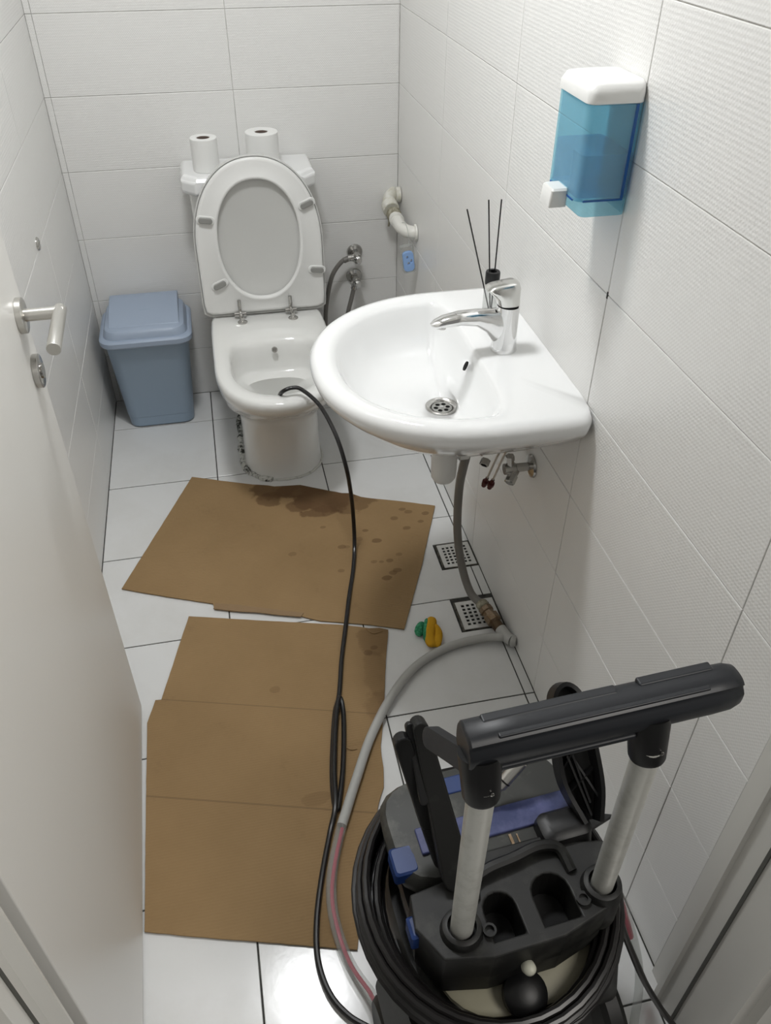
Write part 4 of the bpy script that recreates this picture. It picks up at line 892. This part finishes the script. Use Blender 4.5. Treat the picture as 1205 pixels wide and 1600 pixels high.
for k in range(len(vs)): bm.faces.new((vs[k], vs[(k+1) % len(vs)], vs2[(k+1) % len(vs)], vs2[k]))
mpart('arm_web', bm, M_dark, M=None, smooth=False)
# wheels
for x in (-.175, .150):
    wh = None
    bm = NBM(); lathe(bm, [(.060, -.018), (.092, -.018), (.099, -.010), (.099, .010), (.092, .018), (.060, .018)], (x, -.115, .099), (1, 0, 0), 40); wh = mpart('wheel', bm, M_blackd)
    bm = NBM(); lathe(bm, [(.020, -.022), (.058, -.014), (.058, .014), (.020, .022)], (x, -.115, .099), (1, 0, 0), 28); mpart('hub', bm, M_deck, wh)
bm = NBM(); tube(bm, [(-.19, -.115, .099), (.165, -.115, .099)], .008, 10, 1); mpart('axle', bm, M_chromed)
bm = NBM(); loft(bm, [rr3(.085, -.150, .165, -.020, .02, .20), rr3(.080, -.145, .150, -.015, .02, .30)]); mpart('wheel_guard', bm, M_blackd, angle=40)
bm = NBM(); loft(bm, [rr3(-.19, -.150, -.10, -.020, .02, .20), rr3(-.165, -.145, -.10, -.015, .02, .30)]); mpart('wheel_guard', bm, M_blackd, angle=40)
# silver lance lying across the hood
ln = thing('spray_lance', 'small silver lance with black tail lying across the machine hood under the handle', 'lance', (-0.2795, 0.2817, 0.4600))
a = Vector((-0.3108, 0.2538, 0.4750)); b = Vector((-0.2631, 0.2747, 0.5150)); d_ = b-a; L_ = d_.length
bm = NBM(); lathe(bm, [(.0062, -.02), (.0062, L_*.25), (.0088, L_*.27), (.0088, L_*.40), (.0078, L_*.42), (.0095, L_*.44), (.0095, L_), (.007, L_+.002)], a, d_, 20); obj('barrel', bm, M_steel, ln)
bm = NBM(); lathe(bm, [(.0098, 0), (.0098, .002)], a+d_*.41, d_, 20); obj('seal_ring', bm, M_black, ln)
bm = NBM(); lathe(bm, [(.0065, 0), (.0065, .004), (.0050, .005), (.0065, .009), (.0050, .010), (.0065, .014), (.0050, .015), (.0060, .020), (.005, .045)], b, d_, 14); obj('strain_relief', bm, M_black, ln)

# black hose coiled round the machine
random.seed(3); bm = NBM(); pts = []; turns = 24; cxr, cyr = -.335, .170
N = turns*20; rj = [random.uniform(0, 1) for _ in range(turns+2)]; zj = [random.uniform(0, 1) for _ in range(turns+2)]
for i in range(N+1):
    t = i/20; k = int(t); f = t-k; f = f*f*(3-2*f)
    r = .152+.046*(rj[k]*(1-f)+rj[k+1]*f); z = .312+.090*(((k+.5)/turns)*.6+.4*(zj[k]*(1-f)+zj[k+1]*f))
    a = 2*PI*t+1.2
    sag = -.022*max(0, -math.sin(a))
    pts.append((cxr+r*math.cos(a)*1.0, cyr+r*math.sin(a)*1.03, z+sag))
tube(bm, pts, .0056, 8, 2)
tag(obj('coiled_hose', bm, M_rubber), 'thick coil of glossy black hose wound many times round the machine body', 'hose')
bm = NBM(); tube(bm, [(-.175, .15, .36), (-0.1363, 0.1401, 0.3300), (-0.0951, 0.1464, 0.2200), (-0.0608, 0.1411, 0.1100), (-0.0501, 0.1215, 0.0500), (-0.0593, 0.0935, 0.0200), (-0.0833, 0.0564, 0.0120), (-0.1185, -0.0068, 0.0120)], .0075, 12, 8)
v2 = tag(obj('vinyl_hose', bm, M_clear), 'clear vinyl hose hanging down the right side of the machine', 'hose')
bm = NBM(); tube(bm, [(-.178, .148, .35), (-0.1388, 0.1391, 0.3250), (-0.1000, 0.1454, 0.2200), (-0.0773, 0.1462, 0.1500)], .0068, 10, 8)
tag(obj('tinted_hose', bm, M_pinkish), 'short pink-tinted hose beside the clear one on the right of the machine', 'hose')
bm = NBM(); tube(bm, [(-.19, .135, .37), (-0.1545, 0.1131, 0.3400), (-0.1295, 0.0968, 0.2700), (-0.1000, 0.0716, 0.1900), (-0.0631, 0.0496, 0.1100), (-0.0208, 0.0324, 0.0300), (-0.0069, -0.0107, 0.0080)], .0052, 10, 8)
tag(obj('power_cable', bm, M_rubber), 'black power cable dropping from the machine to the door frame on the right', 'cable')
